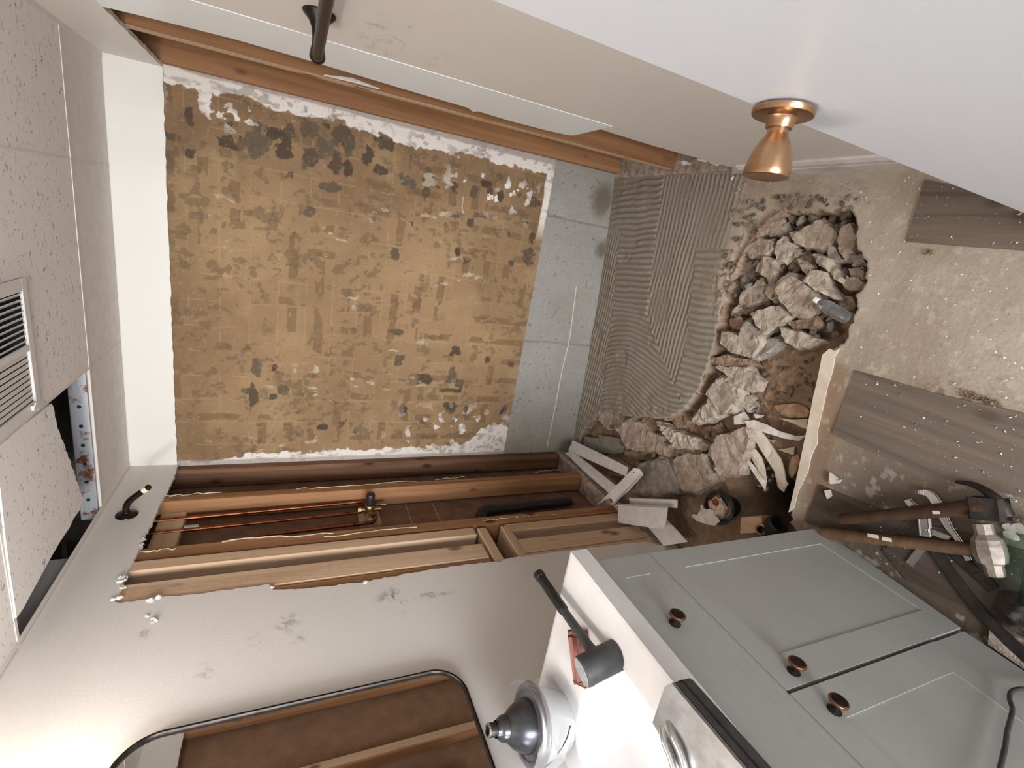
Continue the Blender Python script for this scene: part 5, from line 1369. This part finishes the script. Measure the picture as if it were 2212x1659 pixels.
bm = B(); lathe(bm, [(.006, 0), (.005, .004), (.001, .005)], flo(2000, 1145, .017), (0, 0, 1), 14); obj('rivet', bm, M['steel'], pr, True)
bm = B(); bar(bm, flo(2006, 1146, .010), flo(2052, 1164, .010), .011, .006, bevel=.001); obj('link', bm, M['chrome'], pr)
bm = B(); bar(bm, flo(1992, 1184, .008), flo(1966, 1218, .006), .014, .006, bevel=.002); obj('release_handle', bm, M['chrome'], pr)
# two dark pry bars
for pq, lab in ((((2022, 1190), (2060, 1245), (2110, 1310), (2165, 1370), (2240, 1440)), 'black flat pry bar on the floor, nearer the vanity'), (((2050, 1180), (2085, 1215), (2130, 1255), (2146, 1272)), 'short black pry bar end behind the other one')):
    pts = spline([flo(*q, .009) for q in pq], 4); bm = B()
    for k in range(len(pts) - 1): bar(bm, pts[k], pts[k + 1] + (pts[k + 1] - pts[k]) * .1, .024, .008, bevel=.001)
    solo('pry_bar', bm, M['iron'], lab, 'pry bar', 'pry bars under the sledgehammer')
# dark cloth, pale board scrap, green bottle at the picture's edge
gx = np.linspace(0, 1, 40); gy = np.linspace(0, 1, 40); U, Vv = np.meshgrid(gx, gy, indexing='ij')
q = [flo(*k, .0) for k in ((2155, 1268), (2420, 1310), (2480, 1520), (2128, 1330))]
Pc = (np.array(q[0])[None, None] * ((1 - U) * (1 - Vv))[..., None] + np.array(q[1]) * (U * (1 - Vv))[..., None] + np.array(q[2]) * (U * Vv)[..., None] + np.array(q[3]) * ((1 - U) * Vv)[..., None])
Pc[..., 2] += .004 + .045 * (sstep(0, .25, U) * sstep(0, .2, Vv) * sstep(0, .2, 1 - Vv) * sstep(0, .1, 1 - U)) * (.4 + fbm(U * 6, Vv * 6, 404)) 
cobj = grid_obj('dark_cloth', Pc, np.ones(Pc.shape), M['cloth']); set_props(cobj, 'crumpled dark cloth on the floor below the sledgehammer head', 'cloth')
bm = B(); prism(bm, [flo(*k, .012) for k in ((2138, 1346), (2160, 1352), (2212, 1412), (2330, 1500), (2300, 1540), (2212, 1446), (2134, 1392))], (0, 0, -.012)); solo('board_scrap', bm, M['concrete_lite'], 'pale pointed board scrap against the foot of the vanity', 'scrap')
a, c = flo(2212, 1196, .03), flo(2196, 1290, .03)
gb = thing('green_bottle', 'pale green transparent bottle lying at the edge of the floor', 'bottle', tuple(a))
d = (c - a).normalized(); a = a + Vector((.02, -.03, 0))
bm = B(); lathe(bm, [(.010, -.05), (.011, -.03), (.026, -.01), (.030, .01), (.029, .03), (.030, .05), (.029, .07), (.030, .12), (.020, .125), (.002, .12)], a, d, 28); obj('bottle_body', bm, M['green'], gb, True)
bm = B(); lathe(bm, [(.0125, -.062), (.0125, -.042)], a, d, 20); obj('cap', bm, mat_plain('teal_cap', srgb(90, 160, 165), .4), gb, True)
for x, y, r, lab in ((2182, 1140, .010, 'clear plastic scrap near the hammer claw, left one'), (2186, 1156, .011, 'clear plastic scrap near the hammer claw, right one'), (2206, 1142, .012, 'round clear plastic scrap at the edge of the floor')):
    bm = B(); p = flo(x, y, 0); bmesh.ops.create_icosphere(bm, subdivisions=2, radius=r)
    for v in bm.verts: v.co = Vector((v.co.x, v.co.y * 1.5, v.co.z * .35 + r * .4)) + noise.noise_vector(v.co * 90) * .003 + p
    solo('plastic_scrap', bm, M['pvc_white'], lab, 'scrap', 'plastic scraps by the hammer claw')
for i, (px, lab) in enumerate(((((1792, 1020), (1812, 1035), (1800, 1040), (1790, 1038)), 'pale chip standing by the small plank'), (((1790, 1040), (1818, 1036), (1812, 1044), (1794, 1046)), 'flat pale chip by the small plank'), (((1780, 1060), (1792, 1058), (1796, 1072), (1786, 1078)), 'round white chip on the small plank'))):
    bm = B(); prism(bm, [flo(*q, .012) for q in px], (0, 0, -.006)); solo('tile_chip', bm, M['pvc_white'], lab, 'chip', 'pale chips by the small plank')
